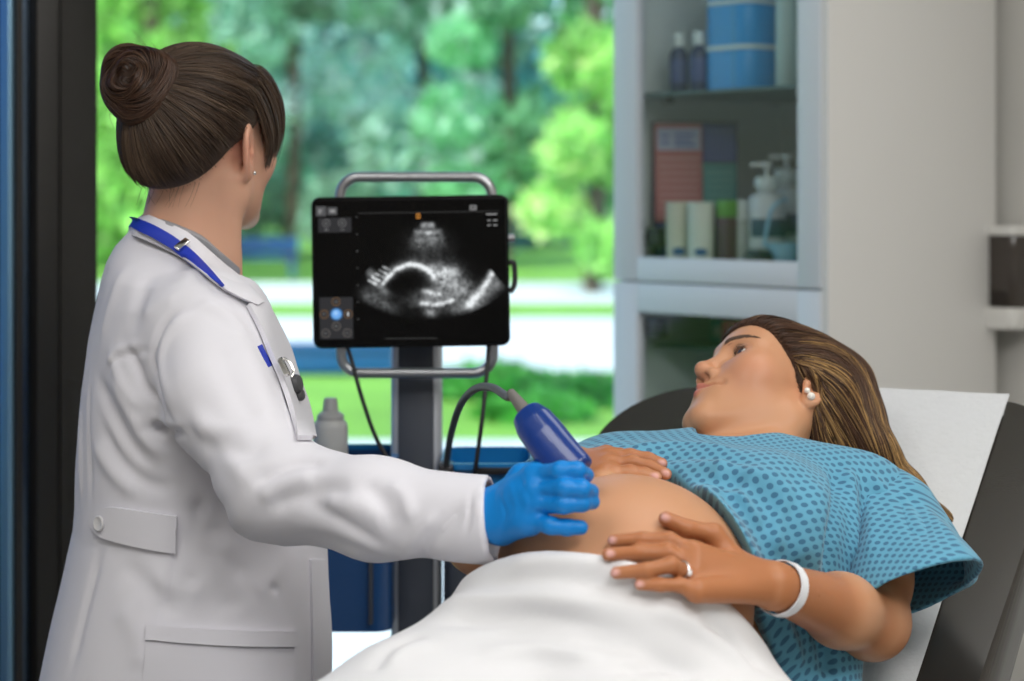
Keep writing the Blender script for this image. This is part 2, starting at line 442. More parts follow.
# ================================================================ cabinet
CZ = 2.35
def CB(q, d, z): return C0 + AV * q + AU * d + np.array([0, 0, z])
CM = frame(x=-AV, y=AU, o=C0 + AV * .56)       # local x: left edge -> right edge of the front, y: into the cabinet, z: up
def cbx(bm, q0, q1, d0, d1, z0, z1, bev=0):
    x0, x1 = .56 - q1, .56 - q0
    box(bm, (x1 - x0, d1 - d0, z1 - z0), CM, bev, loc=((x0 + x1) / 2, (d0 + d1) / 2, (z0 + z1) / 2))
def q_of(px, d):
    r = (px - CX) / FPX
    return (C0[0] + AU[0] * d - r * (C0[1] + AU[1] * d)) / (-AV[0] + r * AV[1])
def z_of(py, q, d): return ZC - (py - HY) * CB(q, d, 0)[1] / FPX
M_cab = mat('cabinet_side_warm_lit', (.74, .73, .71), .42, var=(2, .02))  # warm room light on the side put into the white
M_door = mat('cabinet_door_cool_lit', (.70, .74, .79), .38)  # cool window light on the front painted in as a bluish white
M_cabin = mat('cabinet_interior', (.74, .78, .77), .6)
M_cglass = glass_mat('cabinet_glass', (.93, .96, .96), .32)
M_shelfg = mat('shelf_glass_edge', (.02, .07, .07), .3)
M_dark = mat('dark_metal', (.05, .05, .055), .4, .6)
DEP = .495
cab = thing('medical_cabinet', CB(.28, .25, 0), 'tall white medical cabinet with two framed glass doors beside the window', 'cabinet')
bm = bmesh.new()
cbx(bm, -.012, .006, .004, DEP, 0, CZ, .0015)              # right side panel
obj('side_panel', bm, M_cab, cab)
bm = bmesh.new(); cbx(bm, .548, .56, .022, DEP, 0, CZ); obj('side_panel', bm, M_cabin, cab)
bm = bmesh.new()
cbx(bm, .006, .548, DEP - .012, DEP, 0, CZ); obj('back_panel', bm, M_cabin, cab)
for z0, z1 in ((1.292, 1.322), (.05, .09), (CZ - .02, CZ)):
    bm = bmesh.new(); cbx(bm, .006, .548, .024, DEP - .012, z0, z1); obj('carcass_board', bm, M_cabin, cab)
def glass_door(z0, z1, g0, g1, nm, hz):
    bm = bmesh.new()
    cbx(bm, .004, .060, 0, .022, z0, z1, .002); cbx(bm, .488, .558, 0, .022, z0, z1, .002)
    cbx(bm, .060, .488, 0, .022, z0, g0, .0015); cbx(bm, .060, .488, 0, .022, g1, z1, .0015)
    d = obj('door', bm, M_door, cab)
    bm = bmesh.new(); cbx(bm, .058, .490, .012, .016, g0 - .004, g1 + .004); obj('glass_pane', bm, M_cglass, d)
    bm = bmesh.new()
    cbx(bm, .455, .49, .024, .055, hz - .02, hz + .02, .003); cbx(bm, .47, .53, .03, .05, hz - .008, hz + .008, .003)
    obj('hinge', bm, M_dark, d)
glass_door(1.299, CZ - .01, 1.346, CZ - .08, 'upper', 1.385)
glass_door(.10, 1.295, .20, 1.2365, 'lower', 1.205)
bm = bmesh.new(); cbx(bm, .008, .546, .03, DEP - .02, 1.668, 1.674); shf = obj('glass_shelf', bm, M_shelfg, cab)
for q in (.10, .46):
    bm = bmesh.new(); cbx(bm, q - .008, q + .008, .05, .07, 1.652, 1.668, .002); obj('shelf_support', bm, M_dark, cab)
# --- things in the cabinet
SH1, SH0 = 1.674, 1.322
M_navy = mat('navy_bottle_plastic', (.006, .015, .075), .3, coat=.2)
M_cap = mat('pale_cap', (.62, .68, .66), .45)
M_lab2 = mat('bottle_label', (.05, .07, .20), .5)
def CP(px, d, z): return CB(q_of(px, d), d, z)
def bottle(px, d, label):
    o = CP(px, d, SH1); r = thing('dark_bottle', o, label, 'bottle', 'navy bottles on the glass shelf'); M = Matrix.Translation(Vector(o))
    bm = bmesh.new(); lathe(bm, [(0, 0), (.017, 0), (.019, .004), (.019, .078), (.016, .086), (.009, .092), (.009, .096)], M, 28); obj('body', bm, M_navy, r)
    bm = bmesh.new(); lathe(bm, [(0, .094), (.0125, .094), (.0125, .118), (.011, .121), (0, .121)], M, 24); obj('cap', bm, M_cap, r)
    bm = bmesh.new(); lathe(bm, [(.0193, .02), (.0195, .022), (.0195, .066), (.0193, .068)], M, 28); obj('label', bm, M_lab2, r)
bottle(679, .085, 'navy bottle with a white cap, further left on the cabinet glass shelf')
bottle(699, .085, 'navy bottle with a white cap, right beside the blue tubs in the cabinet')
M_tub = mat('blue_tub_plastic', (.005, .28, .66), .35, var=(4, .06))
M_rim = mat('tub_rim_white', (.62, .70, .70), .45)
M_stick = mat('tub_seam', (.06, .34, .62), .4)
def tub(z, label):
    o = CP(749, .14, z); r = thing('storage_tub', o, label, 'tub', 'blue tubs stacked on the glass shelf')
    M = frame(x=-AV + AU * .0, y=AU, o=o)
    bm = bmesh.new(); prism(bm, rrect(.128, .14, .03), .080, M, .003); obj('body', bm, M_tub, r)
    bm = bmesh.new(); prism(bm, rrect(.134, .146, .032), .009, M @ Matrix.Translation((0, 0, .079)), .002); obj('lid', bm, M_rim, r)
    bm = bmesh.new(); box(bm, (.006, .003, .076), M, 0, loc=(.026, -.0705, .040)); obj('seam_strip', bm, M_stick, r)
tub(SH1, 'blue round-cornered tub standing directly on the cabinet glass shelf')
tub(SH1 + .0885, 'blue tub with white rim stacked on the lower tub')
tub(SH1 + .177, 'topmost blue tub of the stack, cut off by the picture top')
M_tin = mat('pale_canister', (.50, .62, .58), .4)
o = CP(788, .12, SH1); r = thing('pale_canister', o, 'pale green tall canister right of the blue tubs on the glass shelf', 'canister'); M = Matrix.Translation(Vector(o))
bm = bmesh.new(); lathe(bm, [(0, 0), (.022, 0), (.024, .003), (.024, .20), (.022, .203), (0, .203)], M); obj('body', bm, M_tin, r)
bm = bmesh.new(); lathe(bm, [(0, .203), (.025, .203), (.025, .225), (0, .228)], M); obj('lid', bm, M_cap, r)

# leaflet card leaning on the back
M_red = mat('leaflet_red', (.42, .13, .13), .6); M_lav = mat('leaflet_lavender', (.40, .42, .56), .6)
M_ind = mat('leaflet_indigo', (.035, .06, .22), .6); M_grn = mat('leaflet_green', (.06, .26, .25), .6); M_ink = mat('leaflet_ink', (.02, .03, .07), .6)
M_lred = mat('leaflet_text_pale', (.60, .32, .32), .6); M_lin = mat('leaflet_text_blue', (.12, .17, .40), .6); M_tl = mat('leaflet_text_teal', (.14, .40, .38), .6)
da, db = .075, .22; qa, qb = q_of(653, da), q_of(739, db)
zt, zb = z_of(121, qa, da), SH0 + .006; hh = zt - zb
cA, cB_ = CB(qa, da, zb), CB(qb, db, zb); wq = float(np.linalg.norm(cB_ - cA)); cx_ = unit(cB_ - cA)
lm = frame(x=cx_, y=(-cx_[1], cx_[0], 0), o=cA) @ Matrix.Rotation(math.radians(-3), 4, 'X')
lf = thing('information_card', (cA + cB_) / 2, 'red, indigo and green printed information card standing at the back of the cabinet', 'card')
def lpanel(name, x0, x1, z0, z1, m, yy=0, th=.002):
    bm = bmesh.new(); box(bm, ((x1 - x0) * wq, th, (z1 - z0) * hh), lm, 0, loc=((x0 + x1) / 2 * wq, yy, (z0 + z1) / 2 * hh)); return obj(name, bm, m, lf)
lpanel('backing', 0, 1, 0, 1, M_ink, .003, .004)
lpanel('red_panel', .03, .58, .30, .985, M_red)
lpanel('header_panel', .06, .56, .80, .955, M_lav, -.001)
lpanel('indigo_panel', .59, .985, .72, .985, M_ind); lpanel('green_panel', .59, .985, .40, .71, M_grn)
lpanel('ink_panel', .03, .24, .03, .29, M_ind)
bm = bmesh.new()
def lines(bm, x0, x1, zs, h): 
    for z in zs: box(bm, ((x1 - x0) * wq, .001, h * hh), lm, 0, loc=((x0 + x1) / 2 * wq, -.0016, z * hh))
lines(bm, .07, .53, [.34 + .05 * k for k in range(9)], .016); obj('pale_text', bm, M_lred, lf)
bm = bmesh.new(); lines(bm, .63, .95, [.75 + .045 * k for k in range(5)], .016); obj('blue_text', bm, M_lin, lf)
bm = bmesh.new(); lines(bm, .63, .95, [.44 + .05 * k for k in range(5)], .018); obj('teal_text', bm, M_tl, lf)
bm = bmesh.new()
for x0, x1, z in ((.10, .2, .90), (.26, .5, .91), (.26, .46, .87), (.1, .2, .85), (.26, .5, .835)):
    box(bm, ((x1 - x0) * wq, .001, .02 * hh), lm, 0, loc=((x0 + x1) / 2 * wq, -.0022, z * hh))
obj('header_text', bm, M_lin, lf)

# stacks of paper cups
M_cup = mat('paper_cup', (.60, .59, .47), .6); M_cupw = mat('paper_cup_pale', (.66, .69, .60), .6); M_cupb = mat('cup_print_blue', (.03, .11, .26), .5)
def cup(o, m, label, group, first):
    r = thing('paper_cup', o, label, 'paper cup', group); M = Matrix.Translation(Vector(o))
    bm = bmesh.new(); lathe(bm, [(.0215, 0), (.0225, .002), (.0245, .060), (.0265, .062), (.0265, .066), (.0235, .066), (.021, .01), (0, .01)][::1] if False else [(0, 0), (.0235, 0), (.0262, .064), (.0275, .0655), (.0272, .068), (.0255, .068), (.0225, .006), (0, .006)], M, 28); obj('body', bm, m, r)
    if first:
        bm = bmesh.new()
        v = -np.array([o[0], o[1], 0]); a0 = math.atan2(v[1], v[0])
        for k in range(-4, 5):
            a = a0 + k * .11; hgt = .006 * (1 - (k / 5.) ** 2) + .002
            box(bm, (.0036, .0012, hgt * 2), Matrix.Translation(Vector(o)) @ Matrix.Rotation(a - math.pi / 2, 4, 'Z'), 0, loc=(0, .0256, .036))
        obj('printed_leaf', bm, M_cupb, r)
def cup_stack(px, d, n, m, where, group):
    o = CP(px, d, SH0)
    for k in range(n):
        oo = o + np.array([0, 0, .0165 * k]) 
        lab = ('bottom upright paper cup with a blue print, %s' % where) if k == 0 else ('top paper cup, %s' % where if k == n - 1 else 'paper cup in the middle of the stack, %s' % where)
        cup(oo, m, lab, group, k == 0)
cup_stack(679, .055, 5, M_cup, 'left cream stack in the cabinet', 'left stack of paper cups')
cup_stack(701, .055, 5, M_cupw, 'right paler stack in the cabinet', 'right stack of paper cups')
# small green-labelled bottle with pale cap
M_green = mat('label_green', (.10, .32, .04), .5); M_gbot = mat('grey_bottle', (.36, .39, .38), .4); M_brown = mat('label_brown', (.10, .05, .06), .5)
o = CP(727, .075, SH0); r = thing('narrow_box', o, 'narrow green and brown carton right of the paper cups', 'carton'); M = frame(x=-AV, y=AU, o=o)
bm = bmesh.new(); box(bm, (.026, .03, .104), M, .002, loc=(0, 0, .052)); obj('body', bm, M_brown, r)
bm = bmesh.new(); box(bm, (.028, .032, .034), M, .002, loc=(0, 0, .121)); obj('green_top', bm, M_green, r)
o = CP(741, .115, SH0); r = thing('pale_bottle', o, 'grey bottle with a square pale cap behind the green carton', 'bottle'); M = Matrix.Translation(Vector(o)) @ Matrix.Scale(1.1, 4)
bm = bmesh.new(); lathe(bm, [(0, 0), (.021, 0), (.022, .003), (.022, .08), (.014, .092), (0, .092)], M); obj('body', bm, M_gbot, r)
bm = bmesh.new(); lathe(bm, [(0, .09), (.016, .09), (.016, .125), (0, .126)], M); obj('cap', bm, M_cap, r)
# pump bottles
M_pump = mat('white_pump_bottle', (.60, .63, .62), .4); M_plab = mat('pump_label', (.05, .10, .14), .5)
def pump(px, d, s, label):
    o = CP(px, d, SH0); r = thing('pump_bottle', o, label, 'bottle', 'pump bottles in the cabinet'); M = Matrix.Translation(Vector(o)) @ Matrix.Scale(s, 4)
    bm = bmesh.new(); lathe(bm, [(0, 0), (.029, 0), (.031, .003), (.031, .11), (.027, .122), (.014, .128), (.014, .134), (0, .134)], M); obj('body', bm, M_pump, r)
    bm = bmesh.new(); lathe(bm, [(0, .134), (.020, .134), (.020, .150), (.016, .153), (0, .153)], M); obj('cap', bm, M_cap, r)
    bm = bmesh.new(); lathe(bm, [(0, .153), (.004, .153), (.004, .168), (.010, .169), (.010, .176), (0, .177)], M); box(bm, (.03, .008, .007), M, .002, loc=(-.012, 0, .172)); obj('pump_head', bm, M_pump, r)
    a0 = math.atan2(-o[1], -o[0]) + .2
    bm = bmesh.new()
    for k in range(-5, 6): box(bm, (.0068, .0012, .03), M @ Matrix.Rotation(a0 + k * .2 - math.pi / 2, 4, 'Z'), 0, loc=(0, .0314, .07))
    obj('label', bm, M_plab, r)
pump(767, .125, 1.2, 'white pump bottle with dark label right of the information card')
pump(787, .21, 1.3, 'taller white pump bottle at the cabinet right wall')
M_black = mat('black_plastic', (.012, .012, .014), .4)
o = CP(768, .06, SH0); r = thing('black_case', o, 'small black case with rounded top in front of the pump bottles', 'case'); M = frame(x=-AV, y=AU, o=o)
bm = bmesh.new(); prism(bm, [(-.028, 0), (.028, 0), (.024, .03), (.012, .042), (-.018, .044), (-.028, .03)], .04, M @ Matrix.Rotation(math.pi / 2, 4, 'X'), .003); obj('body', bm, M_black, r)
bm = bmesh.new(); box(bm, (.02, .004, .006), M, .001, loc=(0, -.042, .03)); obj('latch', bm, M_dark, r)
M_mask = mat('pale_blue_mask', (.30, .52, .64), .7)
o = CP(787, .07, SH0); r = thing('oxygen_mask', o, 'pale blue plastic mask with tubing beside the black case', 'mask'); M = Matrix.Translation(Vector(o))
bm = bmesh.new(); lathe(bm, [(0, .002), (.012, .0), (.022, .012), (.028, .034), (.036, .05), (.038, .056), (.034, .056), (.022, .03), (0, .02)], M); obj('cup', bm, M_mask, r)
t0 = np.array(o)
V, F = tubes_np([spline([t0 + AV * .03 + [0, 0, .055], t0 + AV * .055 + [0, 0, .05], t0 + AV * .05 + [0, 0, .09], t0 + AV * .035 + [0, 0, .125], t0 + AV * .03 + AU * .03 + [0, 0, .14]], 24)], [.004], 8)
np_obj('tubing', V, F, M_mask, r)
# lower compartment (seen blurred behind glass)
bm = bmesh.new(); cbx(bm, .008, .546, .05, DEP - .02, .86, .868); obj('glass_shelf', bm, M_shelfg, cab)
M_pinkb = mat('carton_red', (.34, .03, .05), .5); M_teal = mat('carton_teal', (.10, .35, .36), .5); M_bag = mat('clear_bag_plastic', (.42, .48, .48), .3, var=(25, .3))
bm = bmesh.new(); cbx(bm, .008, .546, .10, DEP - .02, 1.16, 1.166); obj('glass_shelf', bm, M_shelfg, cab)
def carton(px, d, z, sx, sy, sz, m, name, label, cat):
    o = CP(px, d, z); r = thing(name, o, label, cat); M = frame(x=-AV, y=AU, o=o)
    bm = bmesh.new(); box(bm, (sx, sy, sz), M, .002, loc=(0, 0, sz / 2)); obj('body', bm, m, r)
    bm = bmesh.new(); box(bm, (sx * .55, .001, sz * .4), M, 0, loc=(0, -sy / 2 - .0006, sz * .5)); obj('label', bm, M_cap, r)
carton(757, .16, 1.166, .10, .10, .055, M_pinkb, 'red_carton', 'dark red flat carton behind the lower cabinet glass above the patient forehead', 'carton')
carton(733, .24, 1.166, .06, .08, .05, M_teal, 'teal_carton', 'small teal carton beside the red carton in the lower cabinet', 'carton')
def bag_sampler(o, rx, ry, rz, label):
    bm = bmesh.new(); bmesh.ops.create_icosphere(bm, subdivisions=4, radius=1)
    for v in bm.verts:
        c = v.co; n = .10 * math.sin(9 * c.x + 4 * c.z) * math.sin(7 * c.y + 5) + .07 * math.sin(17 * c.z + 6 * c.y)
        c *= 1 + n
        v.co = Vector((o[0] + c.x * rx, o[1] + c.y * ry, o[2] + max(c.z, -.9) * rz + .9 * rz))
    tag(obj('plastic_bag', bm, M_bag), label, 'bag', 'clear bags in the lower cabinet')
bag_sampler(CP(682, .13, .868), .060, .060, .10, 'crumpled clear supply bag on the left in the lower cabinet')
bag_sampler(CP(724, .20, .868), .055, .055, .09, 'crumpled clear supply bag nearer the patient nose in the lower cabinet')

# ================================================================ wall dispenser
DW = RM(SR - .045, 0, 0); DD = -AV       # along the right wall towards the camera
def rw(k): return RM(SR - .045, -k, 0)
kk = None
for k in np.linspace(.2, 1.2, 400):
    p = rw(k) - AU * .05
    if CX + p[0] * FPX / p[1] >= 1009: kk = k; break
dp = rw(kk)
Yd = (dp - AU * .05)[1]
zz = lambda py: ZC - (py - HY) * Yd / FPX
disp = thing('soap_dispenser', dp + np.array([0, 0, zz(328)]), 'white and smoked-brown soap dispenser mounted on the right wall', 'dispenser')
M = frame(x=-AV, z=(0, 0, 1), y=None, o=dp) if False else frame(x=AV, y=-AU, o=dp)
M_disp = mat('dispenser_white', (.72, .71, .68), .35)
M_smoke = mat('smoked_reservoir', (.045, .035, .028), .12, coat=.5)
M_smoke2 = mat('soap_level', (.02, .014, .010), .2)
wdt = .082
bm = bmesh.new(); prism(bm, rrect(wdt, .09, .018, cy=.045), zz(226) - zz(235), M @ Matrix.Translation((0, 0, zz(235))), .003); obj('top_cap', bm, M_disp, disp)
bm = bmesh.new(); prism(bm, rrect(wdt * .90, .08, .018, cy=.042), zz(235) - zz(307), M @ Matrix.Translation((0, 0, zz(307))), .003); obj('reservoir', bm, M_smoke, disp)
bm = bmesh.new(); prism(bm, rrect(wdt * .72, .083, .016, cy=.0425), zz(290) - zz(305), M @ Matrix.Translation((0, 0, zz(305))), .002); obj('soap', bm, M_smoke2, disp)
bm = bmesh.new(); prism(bm, rrect(wdt, .092, .018, cy=.046), zz(307) - zz(328), M @ Matrix.Translation((0, 0, zz(328))), .004); obj('push_bar', bm, M_disp, disp)
bm = bmesh.new(); box(bm, (wdt * .8, .012, zz(226) - zz(328)), M, .002, loc=(0, .006, (zz(226) + zz(328)) / 2)); obj('wall_plate', bm, M_disp, disp)

# ================================================================ ultrasound machine
YT = 2.81
M_silver = mat('satin_aluminium', (.55, .57, .61), .38, .6)
M_tube = mat('tube_grey_metal', (.42, .43, .45), .3, .85)
M_navyc = mat('column_navy', (.045, .053, .072), .45, coat=.1)
M_tblack = mat('tablet_black', (.003, .003, .0035), .35, spec=.2)
M_traybl = mat('tray_blue', (.008, .16, .42), .3, coat=.3)
M_binnavy = mat('bin_dark_blue', (.010, .055, .17), .3, coat=.3)
M_rub = mat('rubber_black', (.02, .02, .022), .6)
yc = 2.93
cartb = P(417, 200, yc); cart = thing('ultrasound_cart', (cartb[0], yc, 0), 'ultrasound scanner on a grey column cart with a blue tray', 'ultrasound machine')
# column
cw = 50 * yc / FPX; ztop = 1.46 - (322 - 200) * yc / FPX
Mc = Matrix.Translation((cartb[0], yc, 0))
bm = bmesh.new(); prism(bm, rrect(cw, .07, .010), ztop - .10, Mc @ Matrix.Translation((0, 0, .10)), .002); colm = obj('column', bm, M_silver, cart)
bm = bmesh.new(); box(bm, (cw * .70, .012, ztop - .12), Mc, .003, loc=(0, -.034, .10 + (ztop - .12) / 2)); obj('column_inlay', bm, M_navyc, colm)
# base + castors
bm = bmesh.new(); prism(bm, rrect(.46, .48, .12), .05, Mc @ Matrix.Translation((0, 0, .075)), .012); obj('base', bm, M_silver, cart)
for sx in (-1, 1):
    for sy in (-1, 1):
        bm = bmesh.new()
        Mw = Mc @ Matrix.Translation((sx * .18, sy * .19, .0375)) @ Matrix.Rotation(math.pi / 2, 4, 'Y')
        lathe(bm, [(0, -.012), (.034, -.012), (.0375, -.008), (.0375, .008), (.034, .012), (0, .012)], Mw, 24)
        box(bm, (.03, .03, .05), Mc, .004, loc=(sx * .18, sy * .19, .06)); obj('castor', bm, M_rub, cart)
# handle loop
Yh = 2.845
def hp(px, py): return P(px, py, Yh)
loop = []
for x, y, a0 in ((473, 196, -90), (474, 354, 0), (360, 354, 90), (359, 196, 180)):
    for k in range(7):
        a = math.radians(a0 + 90 * k / 6); loop.append(hp(x + 19 * math.cos(a), y + 19 * math.sin(a)))
V, F = tubes_np([np.array(loop)], [.0076], 12, True); np_obj('handle_loop', V, F, M_tube, cart)
# tablet
roll = math.atan2(-3, 199)
tc_ = P(410.7, 271.5, YT)
Mt = frame(x=(math.cos(roll), 0, -math.sin(roll) * 1.0), y=(0, 1, 0.0), o=tc_) @ Matrix.Rotation(math.pi / 2, 4, 'X')   # local xy = tablet face, +z toward the camera
TW, TH = 197 * YT / FPX, 151 * YT / FPX
bm = bmesh.new(); prism(bm, rrect(TW, TH, .0115, 8), .016, Mt @ Matrix.Translation((0, 0, -.016)), .003, 3); tab = obj('tablet', bm, M_tblack, cart)
bm = bmesh.new(); box(bm, (.10, .10, .02), Mt, .004, loc=(0, 0, -.027)); box(bm, (.16, .012, .012), Mt, .003, loc=(0, .06, -.027)); obj('tablet_mount', bm, M_navyc, cart)
# side clip + connector
bm = bmesh.new(); tube_bm(bm, [tc_ + np.array([TW / 2 + .001, .01, .012]), tc_ + np.array([TW / 2 + .007, .012, .010]), tc_ + np.array([TW / 2 + .0075, .012, -.018]), tc_ + np.array([TW / 2 + .001, .01, -.03])], .004, 20, 8); obj('side_clip', bm, M_rub, tab)
bm = bmesh.new(); lathe(bm, [(0, 0), (.006, 0), (.006, .008), (0, .009)], Mt @ Matrix.Translation((TW / 2, .045, -.008)) @ Matrix.Rotation(math.pi / 2, 4, 'Y'), 16); obj('side_button', bm, M_tube, tab)
# --- the picture on the screen, computed per vertex in photo pixels
sx0, sx1, sy0, sy1 = 315.0, 506.0, 200.0, 343.5
NX, NY = 560, 420
gx = np.linspace(sx0, sx1, NX); gy = np.linspace(sy0, sy1, NY)
GX, GY = np.meshgrid(gx, gy)
I = np.zeros_like(GX); RGB = np.zeros(GX.shape + (3,))
def vnoise(sc, seed, ax=1.0):
    r = np.random.default_rng(seed); n = r.uniform(0, 1, (260, 260))
    u = (GX - 300) / sc; v = (GY - 190) / (sc * ax); i = np.floor(u).astype(int); j = np.floor(v).astype(int); a = u - i; b = v - j
    a = a * a * (3 - 2 * a); b = b * b * (3 - 2 * b); i %= 259; j %= 259
    return (n[j, i] * (1 - a) + n[j, i + 1] * a) * (1 - b) + (n[j + 1, i] * (1 - a) + n[j + 1, i + 1] * a) * b
def dseg(x0, y0, x1, y1):
    dx, dy = x1 - x0, y1 - y0; t = np.clip(((GX - x0) * dx + (GY - y0) * dy) / (dx * dx + dy * dy), 0, 1)
    return np.hypot(GX - x0 - t * dx, GY - y0 - t * dy)
def dpoly(p): return np.min([dseg(*a, *b) for a, b in zip(p[:-1], p[1:])], 0)
def blob(x, y, rx, ry, a=0):
    c, s = math.cos(a), math.sin(a); u = (GX - x) * c + (GY - y) * s; v = -(GX - x) * s + (GY - y) * c
    return np.exp(-(u / rx) ** 2 - (v / ry) ** 2)
fan = np.clip((np.minimum((GX - 355) * .70 + (287 - GY) * -1 * 0 + 0, 1e9)), 0, 1)
RR = np.hypot(GX - 428.5, GY - 196.0); TT = np.degrees(np.arctan2(GX - 428.5, GY - 196.0))
fan = (np.clip((126 - RR) / 3, 0, 1)) * np.clip((RR - 25) / 3, 0, 1) * np.clip((40.5 - np.abs(TT)) / 1.2, 0, 1)
sp = .35 * vnoise(1.1, 1) + .35 * vnoise(2.2, 2) + .3 * vnoise(5, 3)
I += .5 * np.exp(-((RR - 29) / 4.5) ** 2) * np.clip((17 - np.abs(TT)) / 8, 0, 1) + .55 * np.exp(-((RR - 37) / 2.2) ** 2) * np.clip((24 - np.abs(TT)) / 8, 0, 1)
I += .30 * np.exp(-((RR - 44) / 7) ** 2) * np.clip((24 - np.abs(TT)) / 8, 0, 1)
I += .16 * blob(428, 247, 22, 18)
skull = [(383, 283), (388, 277), (395, 270), (403, 266), (411, 264), (420, 266), (428, 270), (434, 277)]
I += 1.15 * np.exp(-(dpoly(skull) / 2.0) ** 2) + .4 * np.exp(-(dpoly(skull[1:]) / 5.0) ** 2)
I += .6 * blob(447, 281, 13, 14, .5) * (.5 + .9 * vnoise(3, 5)) + .5 * blob(462, 289, 12, 10, .7) * (.4 + vnoise(3, 6)) + .55 * blob(438, 270, 9, 6) + .5 * blob(452, 272, 7, 5) 
I += .8 * np.exp(-(dpoly([(421, 303), (432, 305), (443, 304), (452, 301)]) / 2.1) ** 2) + .75 * np.exp(-(dpoly([(424, 291), (433, 294), (440, 295)]) / 2.4) ** 2) + .35 * blob(432, 299, 22, 10)
I += .5 * blob(430, 313, 6, 4)
for k in range(5): I += .75 * np.exp(-(dseg(369 + k * 3.6, 279 - k * 3.4 + 1, 376 + k * 3.4, 284 - k * 3.6) / 1.2) ** 2)
I += .55 * blob(374, 277, 10, 4, .9) + .35 * blob(384, 290, 9, 4, .6)
I += .30 * blob(371, 296, 10, 8, .5) + .22 * blob(385, 305, 12, 6, .5)
I += .95 * np.exp(-(dpoly([(469, 305), (478, 295), (487, 283), (492, 274)]) / 3.2) ** 2) + .5 * blob(478, 300, 14, 8, -.7) + .35 * blob(496, 285, 10, 8, -.6) + .3 * blob(462, 308, 14, 5, -.3)
I += .05 * blob(430, 292, 70, 30)
I *= 1 - .85 * blob(405, 284, 18, 12)
I = np.clip(I * fan * (.15 + 1.35 * sp), 0, 1) ** 1.6
for c in range(3): RGB[..., c] = I * (.92, .96, .98)[c]
def rect(x0, y0, x1, y1, col, a=1):
    m = (GX >= x0) & (GX <= x1) & (GY >= y0) & (GY <= y1); RGB[m] = RGB[m] * (1 - a) + np.array(col) * a
def ring(x, y, r, col, wd=.45, a=1):
    m = np.clip(1 - np.abs(np.hypot(GX - x, GY - y) - r) / wd, 0, 1)[..., None] * a; RGB[:] = RGB * (1 - m) + np.array(col) * m
def disc(x, y, r, col, soft=.6):
    m = np.clip((r - np.hypot(GX - x, GY - y)) / soft + .5, 0, 1)[..., None]; RGB[:] = RGB * (1 - m) + np.array(col) * m
PG = (.030, .030, .033)
rect(317, 205, 327, 215, (.09, .09, .095)); rect(328.5, 206, 338, 214, (.09, .09, .095)); rect(320, 208, 321, 212.5, (.4, .4, .4)); rect(321, 208, 323.6, 208.8, (.4, .4, .4)); rect(321, 210, 323, 210.8, (.4, .4, .4)); rect(331, 208.5, 336, 211.5, (.3, .3, .3))
rect(319, 216.5, 352, 231.5, PG); ring(327, 222, 3.6, (.25, .25, .25)); ring(343, 222, 3.6, (.25, .25, .25)); rect(325, 228.2, 329, 228.9, (.3, .3, .3)); rect(341, 228.2, 345, 228.9, (.2, .2, .2)); disc(327, 222, .9, (.25, .25, .25)); disc(343, 222, .9, (.25, .25, .25))
rect(319, 296, 352.5, 338, PG)
OR = (.30, .16, .06)
for x, y, c in ((335.5, 300.5, OR), (323.5, 313, OR), (347.5, 313, OR), (335.5, 325, (.22, .2, .18)), (325, 332, (.22, .2, .18)), (346.5, 332, (.22, .2, .18))):
    ring(x, y, 3.9, c); rect(x - 1.2, y - .35, x + 1.2, y + .35, (.25, .25, .25))
rect(347, 311, 348, 315.4, (.85, .85, .85)); disc(335.8, 313, 6.4, (.03, .10, .22), 1.5); disc(335.8, 313, 5.0, (.16, .42, .88), 1.2); disc(335.3, 312, 2.2, (.35, .62, 1), 1.5)
rect(359, 212.3, 500, 212.7, (.05, .05, .05)); rect(384, 338.2, 436, 338.7, (.12, .12, .12))
for k in range(7): rect(356.5, 216 + k * 17, 358.5, 216.7 + k * 17, (.12, .12, .12))
rect(417, 213.5, 421, 218.5, (.55, .22, .04)); rect(418, 214.6, 420, 217.3, (.15, .06, .01))
rect(470.5, 206, 477.5, 211, (.22, .22, .22)); rect(472.5, 207.5, 475.5, 209.5, (.05, .05, .05))
rect(487, 215, 498, 216, (.4, .4, .4))
for yy in (221, 226):
    rect(488, yy, 491.5, yy + 1, (.38, .38, .38)); rect(494, yy, 498, yy + 1, (.38, .38, .38))
rect(419, 243, 420, 244, (.3, .3, .3)); rect(418, 246.5, 420.5, 247.2, (.3, .3, .3))
lx = (GX - 410.7) * YT / FPX; ly = -(GY - 271.5) * YT / FPX
Vs = np.stack([lx.ravel(), ly.ravel(), np.full(lx.size, .0006)], 1)
Mn = np.array(Mt); Vs = Vs @ Mn[:3, :3].T + Mn[:3, 3]
ii = np.arange(NY - 1)[:, None] * NX + np.arange(NX - 1)[None]
Fs = np.stack([ii, ii + NX, ii + NX + 1, ii + 1], -1).reshape(-1, 4)
M_screen = emit_mat('lit_screen', (1, 1, 1), .85, attr='Col')
M_screen.node_tree.nodes['Principled BSDF'].inputs['Base Color'].default_value = (.002, .002, .002, 1)
M_screen.node_tree.nodes['Principled BSDF'].inputs['Specular IOR Level'].default_value = .12
np_obj('screen', Vs, Fs, M_screen, tab, smooth=False, col=RGB.reshape(-1, 3) ** 1.0)
